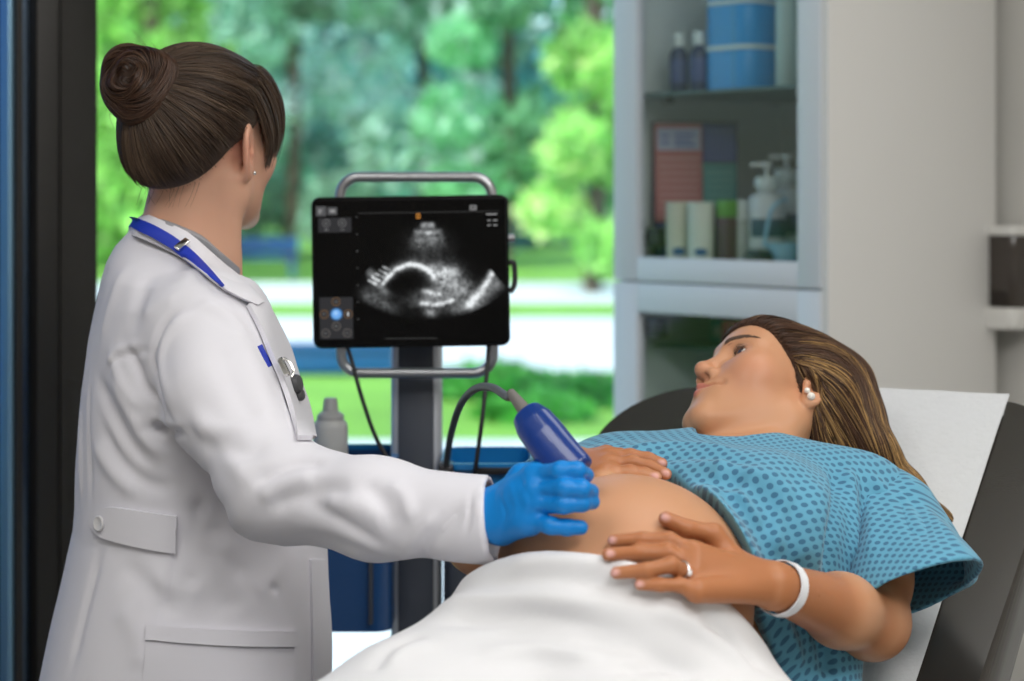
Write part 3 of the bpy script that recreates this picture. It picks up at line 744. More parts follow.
# trays
def pbox_hollow(bm, px0, px1, pyt, pyb, y0, y1, wall, floor_z=None, bev=.008):
    """open-topped tub: outer walls from picture extents on its front face"""
    x0, x1 = px_x(px0, y0), px_x(px1, y0); zt, zb = ZC - (pyt - HY) * y0 / FPX, ZC - (pyb - HY) * y0 / FPX
    zf = floor_z if floor_z is not None else zb + wall
    n = 8; outer = rrect(x1 - x0, y1 - y0, .025, n, (x0 + x1) / 2, (y0 + y1) / 2); inner = rrect(x1 - x0 - 2 * wall, y1 - y0 - 2 * wall, .025 - wall * .7, n, (x0 + x1) / 2, (y0 + y1) / 2)
    R = [[bm.verts.new((x, y, z)) for x, y in lp] for lp, z in ((outer, zb), (outer, zt - .003), (inner, zt), (inner, zf))]
    m = len(outer)
    for a, b in zip(R[:-1], R[1:]):
        for i in range(m): bm.faces.new((a[i], a[(i + 1) % m], b[(i + 1) % m], b[i]))
    bm.faces.new(R[0][::-1]); bm.faces.new(R[-1])
    return zf, zt
bm = bmesh.new(); zfl, ztl = pbox_hollow(bm, 296, 391, 467, 632, 2.80, 3.0, .006, floor_z=ZC - (533 - HY) * 2.86 / FPX); binl = obj('storage_bin', bm, M_binnavy, cart)
def rim(px0, px1, py0, py1, y0, y1, parent, m):
    x0, x1 = px_x(px0, y0), px_x(px1, y0); z1, z0 = ZC - (py0 - HY) * y0 / FPX, ZC - (py1 - HY) * y0 / FPX
    bm = bmesh.new()
    o_ = rrect(x1 - x0, y1 - y0, .028, 8, (x0 + x1) / 2, (y0 + y1) / 2); i_ = rrect(x1 - x0 - .02, y1 - y0 - .02, .02, 8, (x0 + x1) / 2, (y0 + y1) / 2)
    A = [[bm.verts.new((x, y, z)) for x, y in lp] for lp, z in ((i_, z0), (o_, z0), (o_, z1), (i_, z1))]
    mm = len(o_)
    for a, b in zip(A, A[1:] + A[:1]):
        for i in range(mm): bm.faces.new((a[i], a[(i + 1) % mm], b[(i + 1) % mm], b[i]))
    return obj('rim', bm, m, parent)
rim(292, 395, 463, 479, 2.79, 3.01, binl, M_traybl)
M_divider = mat('bin_grey_insert', (.14, .20, .26), .4)
bm = bmesh.new(); box(bm, (.006, .012, .19), None, .001, loc=(px_x(371, 2.798), 2.798, ZC - (556 - HY) * 2.8 / FPX)); obj('bin_rib', bm, M_navyc, binl)
bm = bmesh.new(); pbox_hollow(bm, 444, 534, 466, 512, 2.80, 2.98, .006); tr = obj('probe_tray', bm, M_traybl, cart)
rim(440, 538, 464, 470, 2.79, 2.99, tr, M_traybl)
bm = bmesh.new(); box(bm, (px_x(529, 2.789) - px_x(478, 2.789), .004, .010), None, .001, loc=(px_x(503, 2.789), 2.7885, ZC - (471 - HY) * 2.789 / FPX)); obj('tray_slot', bm, M_black, tr)
bm = bmesh.new(); box(bm, (.022, .05, .026), None, .004, loc=(px_x(446, 2.79), 2.80, ZC - (473 - HY) * 2.79 / FPX)); obj('cable_clamp', bm, M_dark, cart)
# holder below the tray, seen between sleeve and sheet
bm = bmesh.new(); pbox_hollow(bm, 443, 500, 540, 640, 2.85, 2.97, .005); obj('lower_holder', bm, M_navyc, cart)
# tablet cables
tube_obj('power_cable', [P(346, 343, 2.835), P(352, 362, 2.80), P(362, 398, 2.79), P(377, 440, 2.79), P(398, 476, 2.80), P(402, 500, 2.86)], .0032, M_rub, cart, 40, 8)
tube_obj('data_cable', [P(489, 340, 2.835), P(487, 372, 2.80), P(482, 420, 2.775), P(476, 465, 2.78), P(474, 482, 2.82)], .0032, M_rub, cart, 40, 8)
# gel bottle
M_gel = mat('gel_bottle_plastic', (.50, .50, .49), .4, sss=.1, sss_rad=(.01, .01, .01))
M_nozz = mat('gel_nozzle', (.42, .42, .41), .4)
og = P(330.5, 533, 2.86); og[2] = zfl
gb = thing('gel_bottle', og, 'grey-white gel bottle with a stepped nozzle cap standing in the cart bin', 'bottle'); M = Matrix.Translation(Vector(og))
hz = lambda py: ZC - (py - HY) * 2.86 / FPX - zfl
k_ = 2.86 / FPX
bm = bmesh.new(); lathe(bm, [(0, 0), (15 * k_, 0), (17 * k_, .004), (17.5 * k_, hz(440)), (17.5 * k_, hz(427)), (16.5 * k_, hz(423)), (14 * k_, hz(420)), (0, hz(420))], M, 40); obj('body', bm, M_gel, gb)
bm = bmesh.new(); lathe(bm, [(0, hz(421)), (13.5 * k_, hz(421)), (13.5 * k_, hz(415)), (10 * k_, hz(412)), (8 * k_, hz(411)), (7 * k_, hz(401)), (6 * k_, hz(398)), (0, hz(397.5))], M, 32); obj('nozzle_cap', bm, M_nozz, gb)
# ================================================================ implicit modelling toolkit
def A3(*v): return np.array(v, float)
def cap(p, a, b, ra, rb=None):
    rb = ra if rb is None else rb
    a = np.asarray(a, float); ba = np.asarray(b, float) - a
    h = np.clip(((p - a) @ ba) / (ba @ ba + 1e-12), 0, 1)
    return np.linalg.norm(p - a - h[:, None] * ba, axis=1) - (ra + (rb - ra) * h)
def chain(p, pts, rs, k=.01):
    d = None
    for i in range(len(pts) - 1):
        q = cap(p, pts[i], pts[i + 1], rs[i], rs[i + 1]); d = q if d is None else smin(d, q, k)
    return d
def ell(p, c, r, R=None):
    q = p - np.asarray(c, float)
    if R is not None: q = q @ R
    r = np.asarray(r, float)
    k0 = np.linalg.norm(q / r, axis=1); k1 = np.linalg.norm(q / (r * r), axis=1)
    return k0 * (k0 - 1) / np.maximum(k1, 1e-9)
def sph(p, c, r): return np.linalg.norm(p - np.asarray(c, float), axis=1) - r
def smin(a, b, k):
    h = np.clip(.5 + .5 * (b - a) / k, 0, 1); return b + (a - b) * h - k * h * (1 - h)
def smax(a, b, k): return -smin(-a, -b, k)
def ssub(a, b, k): return smax(a, -b, k)

def mesh_sdf(fn, lo, hi, h, B=8):
    lo = np.asarray(lo, float); hi = np.asarray(hi, float)
    nb = np.ceil((hi - lo) / (h * B)).astype(int); n = nb * B
    ax = [lo[i] + h * (np.arange(nb[i]) * B + B / 2) for i in range(3)]
    C = np.stack(np.meshgrid(*ax, indexing='ij'), -1).reshape(-1, 3)
    fc = fn(C).reshape(nb)
    act = np.abs(fc) < B * h * .866 * 1.55
    N = n + 1
    Fv = np.ones(N, np.float32)
    Fv[:-1, :-1, :-1] = np.sign(fc).repeat(B, 0).repeat(B, 1).repeat(B, 2)
    for a in range(3):
        s = [slice(None)] * 3; s[a] = -1; t = [slice(None)] * 3; t[a] = -2; Fv[tuple(s)] = Fv[tuple(t)]
    Fv = Fv * (B * h)
    mask = np.zeros(N, bool)
    m0 = act.repeat(B, 0).repeat(B, 1).repeat(B, 2)
    for dx in (0, 1):
        for dy in (0, 1):
            for dz in (0, 1):
                mask[dx:dx + n[0], dy:dy + n[1], dz:dz + n[2]] |= m0
    idx = np.argwhere(mask)
    vals = np.empty(len(idx), np.float32)
    for s in range(0, len(idx), 400000):
        vals[s:s + 400000] = fn(lo + h * idx[s:s + 400000])
    Fv[mask] = vals
    ins = Fv < 0
    cs = np.zeros(n, np.int8)
    for dx in (0, 1):
        for dy in (0, 1):
            for dz in (0, 1): cs += ins[dx:dx + n[0], dy:dy + n[1], dz:dz + n[2]]
    cell = (cs > 0) & (cs < 8)
    ci = np.argwhere(cell); vid = -np.ones(n, np.int64); vid[cell] = np.arange(len(ci))
    acc = np.zeros((len(ci), 3)); cnt = np.zeros(len(ci))
    cor = [(a, b, c) for a in (0, 1) for b in (0, 1) for c in (0, 1)]
    vals = {c: Fv[ci[:, 0] + c[0], ci[:, 1] + c[1], ci[:, 2] + c[2]] for c in cor}
    for a in cor:
        for k in range(3):
            if a[k] == 0:
                b = list(a); b[k] = 1; b = tuple(b)
                fa, fb = vals[a], vals[b]; x = (fa < 0) != (fb < 0)
                t = np.where(x, fa / np.where(x, fa - fb, 1), 0)
                pt = np.array(a)[None] + t[:, None] * (np.array(b) - np.array(a))[None]
                acc += np.where(x[:, None], pt, 0); cnt += x
    V = lo + h * (ci + acc / cnt[:, None])
    Fs = []
    for k in range(3):
        o = [(1, 2), (2, 0), (0, 1)][k]
        sl0 = [slice(1, -1)] * 3; sl1 = [slice(1, -1)] * 3
        sl0[k] = slice(0, -1); sl1[k] = slice(1, None)
        a = ins[tuple(sl0)]; b = ins[tuple(sl1)]
        for flip, msk in ((False, a & ~b), (True, ~a & b)):
            e = np.argwhere(msk)
            if not len(e): continue
            e = e.copy()
            for q in range(3):
                if q != k: e[:, q] += 1
            def vv(d1, d2):
                c = e.copy(); c[:, o[0]] -= d1; c[:, o[1]] -= d2
                return vid[c[:, 0], c[:, 1], c[:, 2]]
            q = np.stack([vv(1, 1), vv(0, 1), vv(0, 0), vv(1, 0)], 1)
            Fs.append(q[:, ::-1] if flip else q)
    F = np.vstack(Fs); F = F[(F >= 0).all(1)]
    return V, F
def vnormals(V, F):
    n = np.cross(V[F[:, 2]] - V[F[:, 0]], V[F[:, 3]] - V[F[:, 1]]); N = np.zeros_like(V)
    for k in range(4): np.add.at(N, F[:, k], n)
    return N / (np.linalg.norm(N, axis=1)[:, None] + 1e-12)
def relax(V, F, it=2, lam=.5):
    for _ in range(it):
        S = np.zeros_like(V); c = np.zeros(len(V))
        for a, b in ((0, 1), (1, 2), (2, 3), (3, 0)):
            np.add.at(S, F[:, a], V[F[:, b]]); np.add.at(S, F[:, b], V[F[:, a]]); np.add.at(c, F[:, a], 1); np.add.at(c, F[:, b], 1)
        V = V + lam * (S / np.maximum(c, 1)[:, None] - V)
    return V
def grad(fn, p, e=.0015):
    g = np.stack([fn(p + d) - fn(p - d) for d in np.eye(3) * e], 1)
    return g / (np.linalg.norm(g, axis=1)[:, None] + 1e-12)
def march(fn, px, py, y0=1.3, y1=3.2, n=1200):
    Y = np.linspace(y0, y1, n); p = np.stack([(px - CX) * Y / FPX, Y, ZC - (py - HY) * Y / FPX], 1)
    f = fn(p); i = np.argmax(f < 0)
    if not (f < 0).any(): i = int(np.argmin(f)); return Y[i]
    if i == 0: return Y[0]
    return Y[i - 1] + (Y[i] - Y[i - 1]) * f[i - 1] / (f[i - 1] - f[i])
def surf(fn, px, py, off=0, y0=1.3, y1=3.2):
    """point where the sight line meets the surface, lifted by off along the surface normal"""
    p = P(px, py, march(fn, px, py, y0, y1))
    if off: p = p + off * grad(fn, p[None])[0]
    return p
def seg_d(p, pts):
    d = None
    for a, b in zip(pts[:-1], pts[1:]):
        q = cap(p, a, b, 0.); d = q if d is None else np.minimum(d, q)
    return d
def folds(V, F, fn, strokes, y0=1.3, y1=3.2):
    """press creases (negative) and raise ridges (positive): (list of picture points, width, height)"""
    N = vnormals(V, F); D = np.zeros(len(V))
    for pts, wd, amp in strokes:
        q = np.array([surf(fn, x, y, 0, y0, y1) for x, y in pts])
        if len(q) > 2: q = spline(q, 4 * len(q))
        lo = q.min(0) - 3 * wd; hi = q.max(0) + 3 * wd
        m = ((V > lo) & (V < hi)).all(1)
        if not m.any(): continue
        n = len(q); seg = np.linalg.norm(np.diff(q, axis=0), axis=1); L = np.concatenate([[0], np.cumsum(seg)]); L /= L[-1]
        vm = V[m]; best = np.full(len(vm), 1e9); tt = np.zeros(len(vm))
        for i in range(n - 1):
            a = q[i]; ba = q[i + 1] - a; h = np.clip(((vm - a) @ ba) / (ba @ ba + 1e-12), 0, 1)
            d = np.linalg.norm(vm - a - h[:, None] * ba, axis=1); b = d < best
            best[b] = d[b]; tt[b] = (L[i] + (L[i + 1] - L[i]) * h)[b]
        taper = np.clip(np.minimum(tt, 1 - tt) / .22, .0, 1) ; taper = taper * taper * (3 - 2 * taper)
        D[m] += amp * np.exp(-(best / wd) ** 2) * (.15 + .85 * taper)
    return V + N * D[:, None]
def waves(p, f, seed, n=5):
    r = np.random.default_rng(seed); s = np.zeros(len(p))
    for k in range(n):
        d = r.normal(size=3); d /= np.linalg.norm(d); ff = f * (1 + .6 * r.uniform(-1, 1))
        s += np.sin(p @ d * ff + r.uniform(0, 6.28) + 1.3 * np.sin(p @ r.normal(size=3) * f * .35))
    return s / n
def strands(fn, seeds, flow, nstep, step, lift, rng, wob=.0, back=0):
    """hair strands that run over the surface fn=0 along the flow field"""
    def run(p, sgn, n):
        out = [p.copy()]; prev = None
        for k in range(n):
            g = grad(fn, p, .003); d = flow(p) * sgn
            if wob: d = d + rng.normal(size=p.shape) * wob
            d = d - g * (g * d).sum(1)[:, None]; d /= np.linalg.norm(d, axis=1)[:, None] + 1e-9
            if prev is not None: d = .6 * d + .4 * prev
            prev = d
            p = p + d * step; g = grad(fn, p, .003); p = p - g * (fn(p) - lift)[:, None]
            out.append(p.copy())
        return out
    g = grad(fn, seeds, .003); p0 = seeds - g * (fn(seeds) - lift)[:, None]
    f_ = run(p0, 1, nstep)
    if back: f_ = run(p0, -1, back)[:0:-1] + f_
    return np.stack(f_, 1)

# ---------------------------------------------------------------- head (x: right of the person, y: forward, z: up; metres)
def ear_sdf(q):
    c, s = math.cos(.42), math.sin(.42)
    x = q[:, 0] - .0775; y = q[:, 1] + .012; z = q[:, 2] - .001
    wv = x * c + y * s; u = -x * s + y * c; v = z + .10 * u          # wv: out of the ear's plane
    zt = np.clip((v + .03) / .06, 0, 1)
    ru = .0135 + .0045 * zt
    q_ = (np.sqrt((u / ru) ** 2 + (v / .0285) ** 2) - 1) * .016
    plate = np.maximum(q_, np.abs(wv) - .0032)
    helix = np.hypot(q_, wv - .0015) - .0034
    d = smin(plate, helix, .003)
    anti = np.hypot((np.sqrt(((u + .001) / (ru * .58)) ** 2 + ((v - .002) / .0175) ** 2) - 1) * .009, wv - .002) - .0022
    d = smin(d, np.where(u < .003, anti, 1.), .003)
    lobe = np.sqrt(((u - .004) / 1.0) ** 2 + ((v + .026) / 1.1) ** 2 + (wv * 1.6) ** 2) - .0072
    d = smin(d, lobe, .004)
    conch = np.sqrt((u - .002) ** 2 + ((v + .004) * .8) ** 2 + (wv - .0075) ** 2) - .0098
    d = ssub(d, conch, .003)
    trag = np.sqrt((u - .0125) ** 2 + ((v + .004) * .7) ** 2 + (wv - .002) ** 2) - .0042
    return smin(d, trag, .003)
def head_sdf(p, smile=0., eyes=True):
    q = p.copy(); q[:, 0] = np.abs(q[:, 0]); m = .0 + smile
    d = smin(ell(q, (0, -.014, .036), (.073, .093, .083)), ell(q, (0, .036, -.028), (.058, .056, .080)), .03)
    d = smin(d, ell(q, (0, .050, .050), (.054, .041, .045)), .03)
    d = smin(d, sph(q, (.039, .054, -.014), .029), .03)
    d = smin(d, cap(q, (.048, .0, -.052), (.012, .080, -.092), .021, .016), .028)
    d = smin(d, ell(q, (0, .086, -.093), (.016, .013, .013)), .016)
    d = smin(d, ell(q, (0, .076, -.056), (.030, .022, .030)), .02)
    d = smin(d, cap(q, (.010, .084, .028), (.042, .064, .029), .0095, .008), .02)
    d = ssub(d, ell(q, (.032, .098, .011), (.019, .016, .012)), .014)
    d = smin(d, cap(q, (0, .083, .020), (0, .104, -.018), .0080, .0098), .013)
    d = smin(d, sph(q, (0, .1065, -.0215), .0098), .006)
    d = smin(d, ell(q, (.0125, .0945, -.0275), (.0072, .0100, .0075)), .006)
    d = ssub(d, ell(q, (.0070, .1005, -.0345), (.0042, .0072, .0052)), .002)
    if eyes:
        d = smin(d, sph(q, (.031, .0720, .0125), .0140), .005)
        d = ssub(d, ell(q, (.0315, .0885, .0120), (.0132, .0145, .0052)), .0018)
    d = smin(d, cap(q, (0, .1005, -.0478), (.0215 + .003 * m, .0845, -.0540 + .005 * m), .0052, .0022), .005)
    d = smin(d, cap(q, (0, .0980, -.0588), (.0190 + .003 * m, .0855, -.0555 + .005 * m), .0062, .0026), .005)
    d = ssub(d, cap(q, (0, .1055, -.0532), (.0250 + .003 * m, .0885, -.0545 + .006 * m), .0016, .0016), .0035)
    d = ssub(d, sph(q, (.030 + .003 * m, .089, -.054 + .006 * m), .0035), .006)
    return smin(d, ear_sdf(q), .004)
def to_local(p, R, O): return (p - O) @ R          # R columns: right, forward, up
def euler_R(y, pch, r):
    cy, sy, cp, sp_, cr, sr = math.cos(y), math.sin(y), math.cos(pch), math.sin(pch), math.cos(r), math.sin(r)
    return np.array([[cy, -sy, 0], [sy, cy, 0], [0, 0, 1]]) @ np.array([[1, 0, 0], [0, cp, -sp_], [0, sp_, cp]]) @ np.array([[cr, 0, sr], [0, 1, 0], [-sr, 0, cr]])
# ================================================================ patient
PD = unit([-.454, -.891, 0]); PW = unit([.891, -.454, 0]); PHI = math.radians(32)
PB = -PD * math.cos(PHI) + A3(0, 0, 1) * math.sin(PHI); PN = PD * math.sin(PHI) + A3(0, 0, 1) * math.cos(PHI)
S0 = A3(.270, 2.38, 1.100)
def TP(x, t, h): return S0 + PW * x + PB * t + PN * h
RT = np.stack([PW, PB, PN], 1)
def tl(p): return (p - S0) @ RT
HR = euler_R(*np.radians([97.9, 36.8, 39.9])); HO = A3(.329, 2.50, 1.198)
def hw(v): return HR @ np.asarray(v, float) + HO
def belly(q): return ell(q, (0.0, -.335, .136), (.142, .150, .128))
HIPC = TP(0, -.50, 0)
THR = (TP(-.085, -.50, .0), TP(-.085, -.50, .0) + PD * .38 + A3(-.01, 0, .07))
THL = (TP(.085, -.50, .0), TP(.085, -.50, .0) + PD * .38 + A3(.05, 0, .10))
def torso(p):
    q = tl(p)
    d = ell(q, (0, -.15, .0), (.150, .21, .105))
    d = smin(d, cap(q, (-.150, -.015, -.005), (.150, -.015, -.005), .058), .05)
    d = smin(d, cap(q, (-.075, -.140, .074), (.075, -.140, .074), .062), .05)
    d = smin(d, sph(q, (.085, -.145, .080), .069), .04); d = smin(d, sph(q, (-.085, -.145, .080), .069), .04)
    d = smin(d, belly(q), .035)
    d = smin(d, ell(q, (0, -.48, .01), (.175, .13, .115)), .06)
    for a, b in (THR, THL): d = smin(d, cap(p, a, b, .095, .075), .05)
    return d
# --- arms
SHL = TP(.158, -.02, -.005); SHR = TP(-.158, -.02, -.005)
ELL_ = P(872, 622, 2.16); WRL = P(778, 587, 1.985)
ELR = P(482, 538, 2.28); WRR = P(572, 470, 2.17)

# sheet over the lap
def lap(p):
    q = tl(p)
    d = ell(q, (0, -.345, .150), (.152, .165, .142))
    d = smin(d, ell(q, (.02, -.50, .03), (.215, .15, .14)), .08)
    for a, b in (THR, THL): d = smin(d, cap(p, a, b + (b - a) * .15, .130, .12), .09)
    d = smin(d, chain(p, [THR[0] - A3(.02, 0, .02), THR[0] + PD * .16 - A3(.045, 0, -.03), THR[1] - A3(.06, 0, .03)], [.115, .125, .12], .05), .08)
    d = smin(d, cap(p, P(548, 648, 2.04), P(438, 745, 1.95), .085, .110), .05)
    d = smin(d, cap(p, P(690, 690, 2.02), P(742, 765, 1.92), .070, .090), .05)
    return d
sheet_cut = [surf(lap, x, y) for x, y in ((520, 549), (660, 566), (762, 634))]
sc_n = unit(np.cross(sheet_cut[1] - sheet_cut[0], sheet_cut[2] - sheet_cut[0]))
if sc_n @ PB < 0: sc_n = -sc_n
def bedz(p): return p[:, 2]
def sheet_f(p):
    return smax(lap(p), (p - sheet_cut[0]) @ sc_n, .010)
def skin_sheet(p): return np.minimum(torso(p), sheet_f(p))

# --- left hand resting on the belly (picture points, lift over the surface)
def hpt(x, y, off): return surf(skin_sheet, x, y, off)
F_R = .0074
def finger(px_list, offs): return [hpt(x, y, o) for (x, y), o in zip(px_list, offs)]
LH = {
 'thumb': [P(733, 562, hpt(733, 562, 0)[1] - .022), hpt(706, 541, .013), hpt(684, 534, .009), hpt(663, 525, .0095)],
 'index': [P(694, 553, hpt(690, 555, 0)[1] - .020), hpt(664, 549, .017), hpt(640, 547, .0135), hpt(614, 546, .0095)],
 'middle': [P(694, 566, hpt(690, 566, 0)[1] - .022), hpt(662, 561.5, .018), hpt(636, 560, .0150), hpt(608, 560, .0095)],
 'ring': [P(694, 579, hpt(690, 576, 0)[1] - .021), hpt(664, 574, .017), hpt(642, 575, .0150), hpt(616, 576, .0095)],
 'little': [P(697, 591, hpt(692, 586, 0)[1] - .018), hpt(674, 588, .014), hpt(656, 588, .0135), hpt(638, 587, .0095)],
}
LPALM = [P(694, 560, LH['index'][0][1]), P(694, 572, LH['middle'][0][1]), P(697, 586, LH['little'][0][1])]
def hand_sdf(p, H, W, rs, palm_r=.0125, fr=(.0088, .0080, .0072, .0062), wr=.024, kf=.0035):
    d = None
    for k, v in H.items():
        s = rs.get(k, 1.)
        e = chain(p, v, [fr[0] * s, fr[1] * s, fr[2] * s, fr[3] * s], .004)
        d = e if d is None else smin(d, e, kf)
    Wv = np.asarray(W, float)
    pm = None
    for k in ('index', 'middle', 'ring', 'little'):
        e = cap(p, Wv + (H[k][0] - Wv) * .12, H[k][0], wr * .66, palm_r * (.95 if k == 'little' else 1.))
        pm = e if pm is None else smin(pm, e, .010)
    e = cap(p, Wv + (H['thumb'][0] - Wv) * .15, H['thumb'][0], wr * .66, .0135); pm = smin(pm, e, .014)
    pm = smin(pm, cap(p, H['thumb'][0], H['thumb'][1], .0125, .0095), .008)
    return smin(d, pm, .006)
RS = {'thumb': 1.18, 'index': 1.0, 'middle': 1.03, 'ring': .98, 'little': .86}
def lhand(p): return hand_sdf(p, LH, WRL, RS)
# --- right hand on the far side of the belly
def rp(x, y, Y): return P(x, y, Y)
RH = {
 'index': [rp(607, 459, 2.150), rp(630, 456, 2.152), rp(648, 459, 2.150), rp(662, 463.5, 2.145)],
 'middle': [rp(607, 466, 2.132), rp(632, 462.5, 2.132), rp(650, 467, 2.130), rp(666, 474, 2.122)],
 'ring': [rp(605, 474, 2.115), rp(630, 472, 2.112), rp(645, 474, 2.108), rp(656, 477, 2.100)],
 'little': [rp(602, 483, 2.10), rp(617, 481, 2.092), rp(627, 481, 2.085), rp(636, 481, 2.08)],
 'thumb': [rp(590, 462, 2.19), rp(606, 455, 2.20), rp(620, 456, 2.20), rp(632, 458, 2.195)],
}
def rhand(p): return hand_sdf(p, RH, WRR, RS, palm_r=.0135)
def patient_head(p): return head_sdf(to_local(p, HR, HO), .9)
def arms(p, hands=True):
    d = chain(p, [SHL, ELL_ + (SHL - ELL_) * .45, ELL_], [.052, .047, .039], .02)
    d = smin(d, chain(p, [ELL_, ELL_ + (WRL - ELL_) * .35, WRL], [.038, .036, .0235], .02), .018)
    e = chain(p, [SHR, ELR, WRR], [.052, .040, .026], .02)
    return smin(np.minimum(d, e), np.minimum(lhand(p), rhand(p)), .010) if hands else np.minimum(d, e)
def neck_p(p):
    a = hw((0, -.018, -.050)); b = TP(0, .015, .005)
    d = cap(p, a, b, .050, .056)
    # sternomastoid towards the collar bone
    return smin(d, cap(p, hw((-.055, -.015, -.03)), TP(.02, -.015, .045), .014, .012), .03)
def body_p(p):
    d = smin(torso(p), neck_p(p), .04)
    d = smin(d, arms(p, False), .012)
    return smin(d, patient_head(p), .018)
def low_p(p):  # shanks and feet, below the picture, under the sheet
    d = None
    for a, b in (THR, THL):
        an = b + PD * .36 + A3(0, 0, -.16); e = chain(p, [b, an], [.07, .042], .02); e = smin(e, cap(p, an, an + PD * .05 + A3(0, 0, .13), .035, .028), .02)
        d = e if d is None else np.minimum(d, e)
    return d
def body_all(p): return smin(body_p(p), low_p(p), .03)

# ---- colours
M_skin_p = mat('patient_skin', (.55, .30, .19), .42, attr='Col', sss=.12, sss_rad=(.010, .0035, .0018), bump=(420, .12, .0006), spec=.4)
def gauss(p, c, r): return np.exp(-(np.linalg.norm(p - np.asarray(c, float), axis=1) / r) ** 2)
def skin_cols(V):
    c = np.tile(A3(.56, .285, .155), (len(V), 1))
    q = to_local(V, HR, HO); hd = np.clip(1 - np.maximum(0, patient_head(V)) / .01, 0, 1)
    qa = q.copy(); qa[:, 0] = np.abs(qa[:, 0])
    # tanned hands and fore-arms
    t = np.clip(1 - np.minimum(np.minimum(lhand(V), rhand(V)), np.minimum(cap(V, ELL_, WRL, .038, .026), cap(V, ELL_, SHL, .04, .05))) / .006, 0, 1)
    t = t * np.clip((belly(tl(V)) - .002) / .006, 0, 1)
    c = c * (1 - t[:, None]) + t[:, None] * A3(.42, .165, .068)
    lips = np.minimum(cap(qa, (0, .1005, -.0478), (.022, .085, -.050), .0055, .0028), cap(qa, (0, .0980, -.0588), (.020, .086, -.0525), .0065, .0030))
    l = np.clip(1 - (lips) / .0016, 0, 1) * hd
    c = c * (1 - l[:, None] * .75) + l[:, None] * .75 * A3(.46, .13, .115)
    b = gauss(qa, (.046, .062, -.022), .032) * .8 * hd
    c = c * (1 - b[:, None] * .5) + b[:, None] * .5 * A3(.62, .22, .15)
    b = np.maximum(gauss(qa, (.075, -.012, .0), .03), gauss(qa, (0, .108, -.024), .014)) * .5 * hd
    c = c * (1 - b[:, None] * .5) + b[:, None] * .5 * A3(.62, .22, .15)
    # finger nails, knuckles
    for H in (LH, RH):
        for k, v in H.items():
            d = unit(v[3] - v[2]); n = unit(A3(-v[3][0], -v[3][1], .6 - 0 * v[3][2])); n = unit(n - d * (n @ d))
            tip = v[3] + d * .002 + n * .0055
            e = np.clip(1.6 - np.sqrt((((V - tip) @ d) / .0062) ** 2 + (((V - tip) @ np.cross(n, d)) / .0044) ** 2 + (((V - tip) @ n) / .004) ** 2) * 1.3, 0, 1)
            c = c * (1 - e[:, None]) + e[:, None] * A3(.66, .37, .33)
    v = waves(V, 60, 3) * .04
    return np.clip(c * (1 + v[:, None]), 0, 1)

def cut_faces(V, F, keep):
    F = F[keep(V[F].mean(1))]; u, inv = np.unique(F, return_inverse=True)
    return V[u], inv.reshape(F.shape)
def largest(V, F):
    """keep the biggest connected surface"""
    lab = np.arange(len(V))
    while True:
        m = lab[F].min(1); new = lab.copy()
        for k in range(4): np.minimum.at(new, F[:, k], m)
        new = new[new]
        if (new == lab).all(): break
        lab = new
    fl = lab[F[:, 0]]; v, c = np.unique(fl, return_counts=True)
    F = F[fl == v[np.argmax(c)]]; u, inv = np.unique(F, return_inverse=True)
    return V[u], inv.reshape(F.shape)
def weld(patches, joints):
    """join surface patches into one mesh, bridging the two open rims nearest to each joint"""
    bm = bmesh.new()
    for V, F in patches:
        vs = [bm.verts.new(v) for v in V]
        for f in F:
            try: bm.faces.new([vs[i] for i in f])
            except ValueError: pass
    for J in joints:
        es = [e for e in bm.edges if e.is_boundary]; seen = set(); comps = []
        for e in es:
            if e in seen: continue
            st = [e]; seen.add(e); comp = []
            while st:
                x = st.pop(); comp.append(x)
                for v in x.verts:
                    for y in v.link_edges:
                        if y.is_boundary and y not in seen: seen.add(y); st.append(y)
            comps.append(comp)
        def dist(c):
            m = np.mean([(np.array(e.verts[0].co) + np.array(e.verts[1].co)) / 2 for e in c], 0)
            return np.linalg.norm(m - J)
        comps = sorted([c for c in comps if len(c) > 12], key=dist)[:2]
        def walk(c):
            nb = {}
            for e in c:
                a, b = e.verts; nb.setdefault(a, []).append(b); nb.setdefault(b, []).append(a)
            st = c[0].verts[0]; o = [st]; prev = None; cur = st
            while True:
                nx = [v for v in nb[cur] if v is not prev]
                if not nx: break
                prev, cur = cur, nx[0]
                if cur is st: break
                if len(o) > len(c) + 2: break
                o.append(cur)
            return o
        A, Bl = walk(comps[0]), walk(comps[1])
        pa, pb = np.array([v.co for v in A]), np.array([v.co for v in Bl])
        k0 = int(np.argmin(np.linalg.norm(pb - pa[0], axis=1))); Bl = Bl[k0:] + Bl[:k0]; pb = np.roll(pb, -k0, 0)
        ca = lambda q: np.cross(q - q.mean(0), np.roll(q, -1, 0) - q.mean(0)).sum(0)
        if ca(pa) @ ca(pb) < 0: Bl = [Bl[0]] + Bl[:0:-1]; pb = np.array([v.co for v in Bl])
        def arc(q): l = np.linalg.norm(np.roll(q, -1, 0) - q, axis=1); return np.concatenate([[0], np.cumsum(l)]) / l.sum()
        sa, sb = arc(pa), arc(pb); a = b = 0
        while a < len(A) or b < len(Bl):
            va, vb = A[a % len(A)], Bl[b % len(Bl)]
            if b >= len(Bl) or (a < len(A) and sa[a + 1] <= sb[b + 1]): tri = (va, A[(a + 1) % len(A)], vb); a += 1
            else: tri = (va, Bl[(b + 1) % len(Bl)], vb); b += 1
            if len(set(tri)) == 3:
                try: bm.faces.new(tri)
                except ValueError: pass
    bmesh.ops.triangulate(bm, faces=[f for f in bm.faces if len(f.verts) > 4])
    return bm
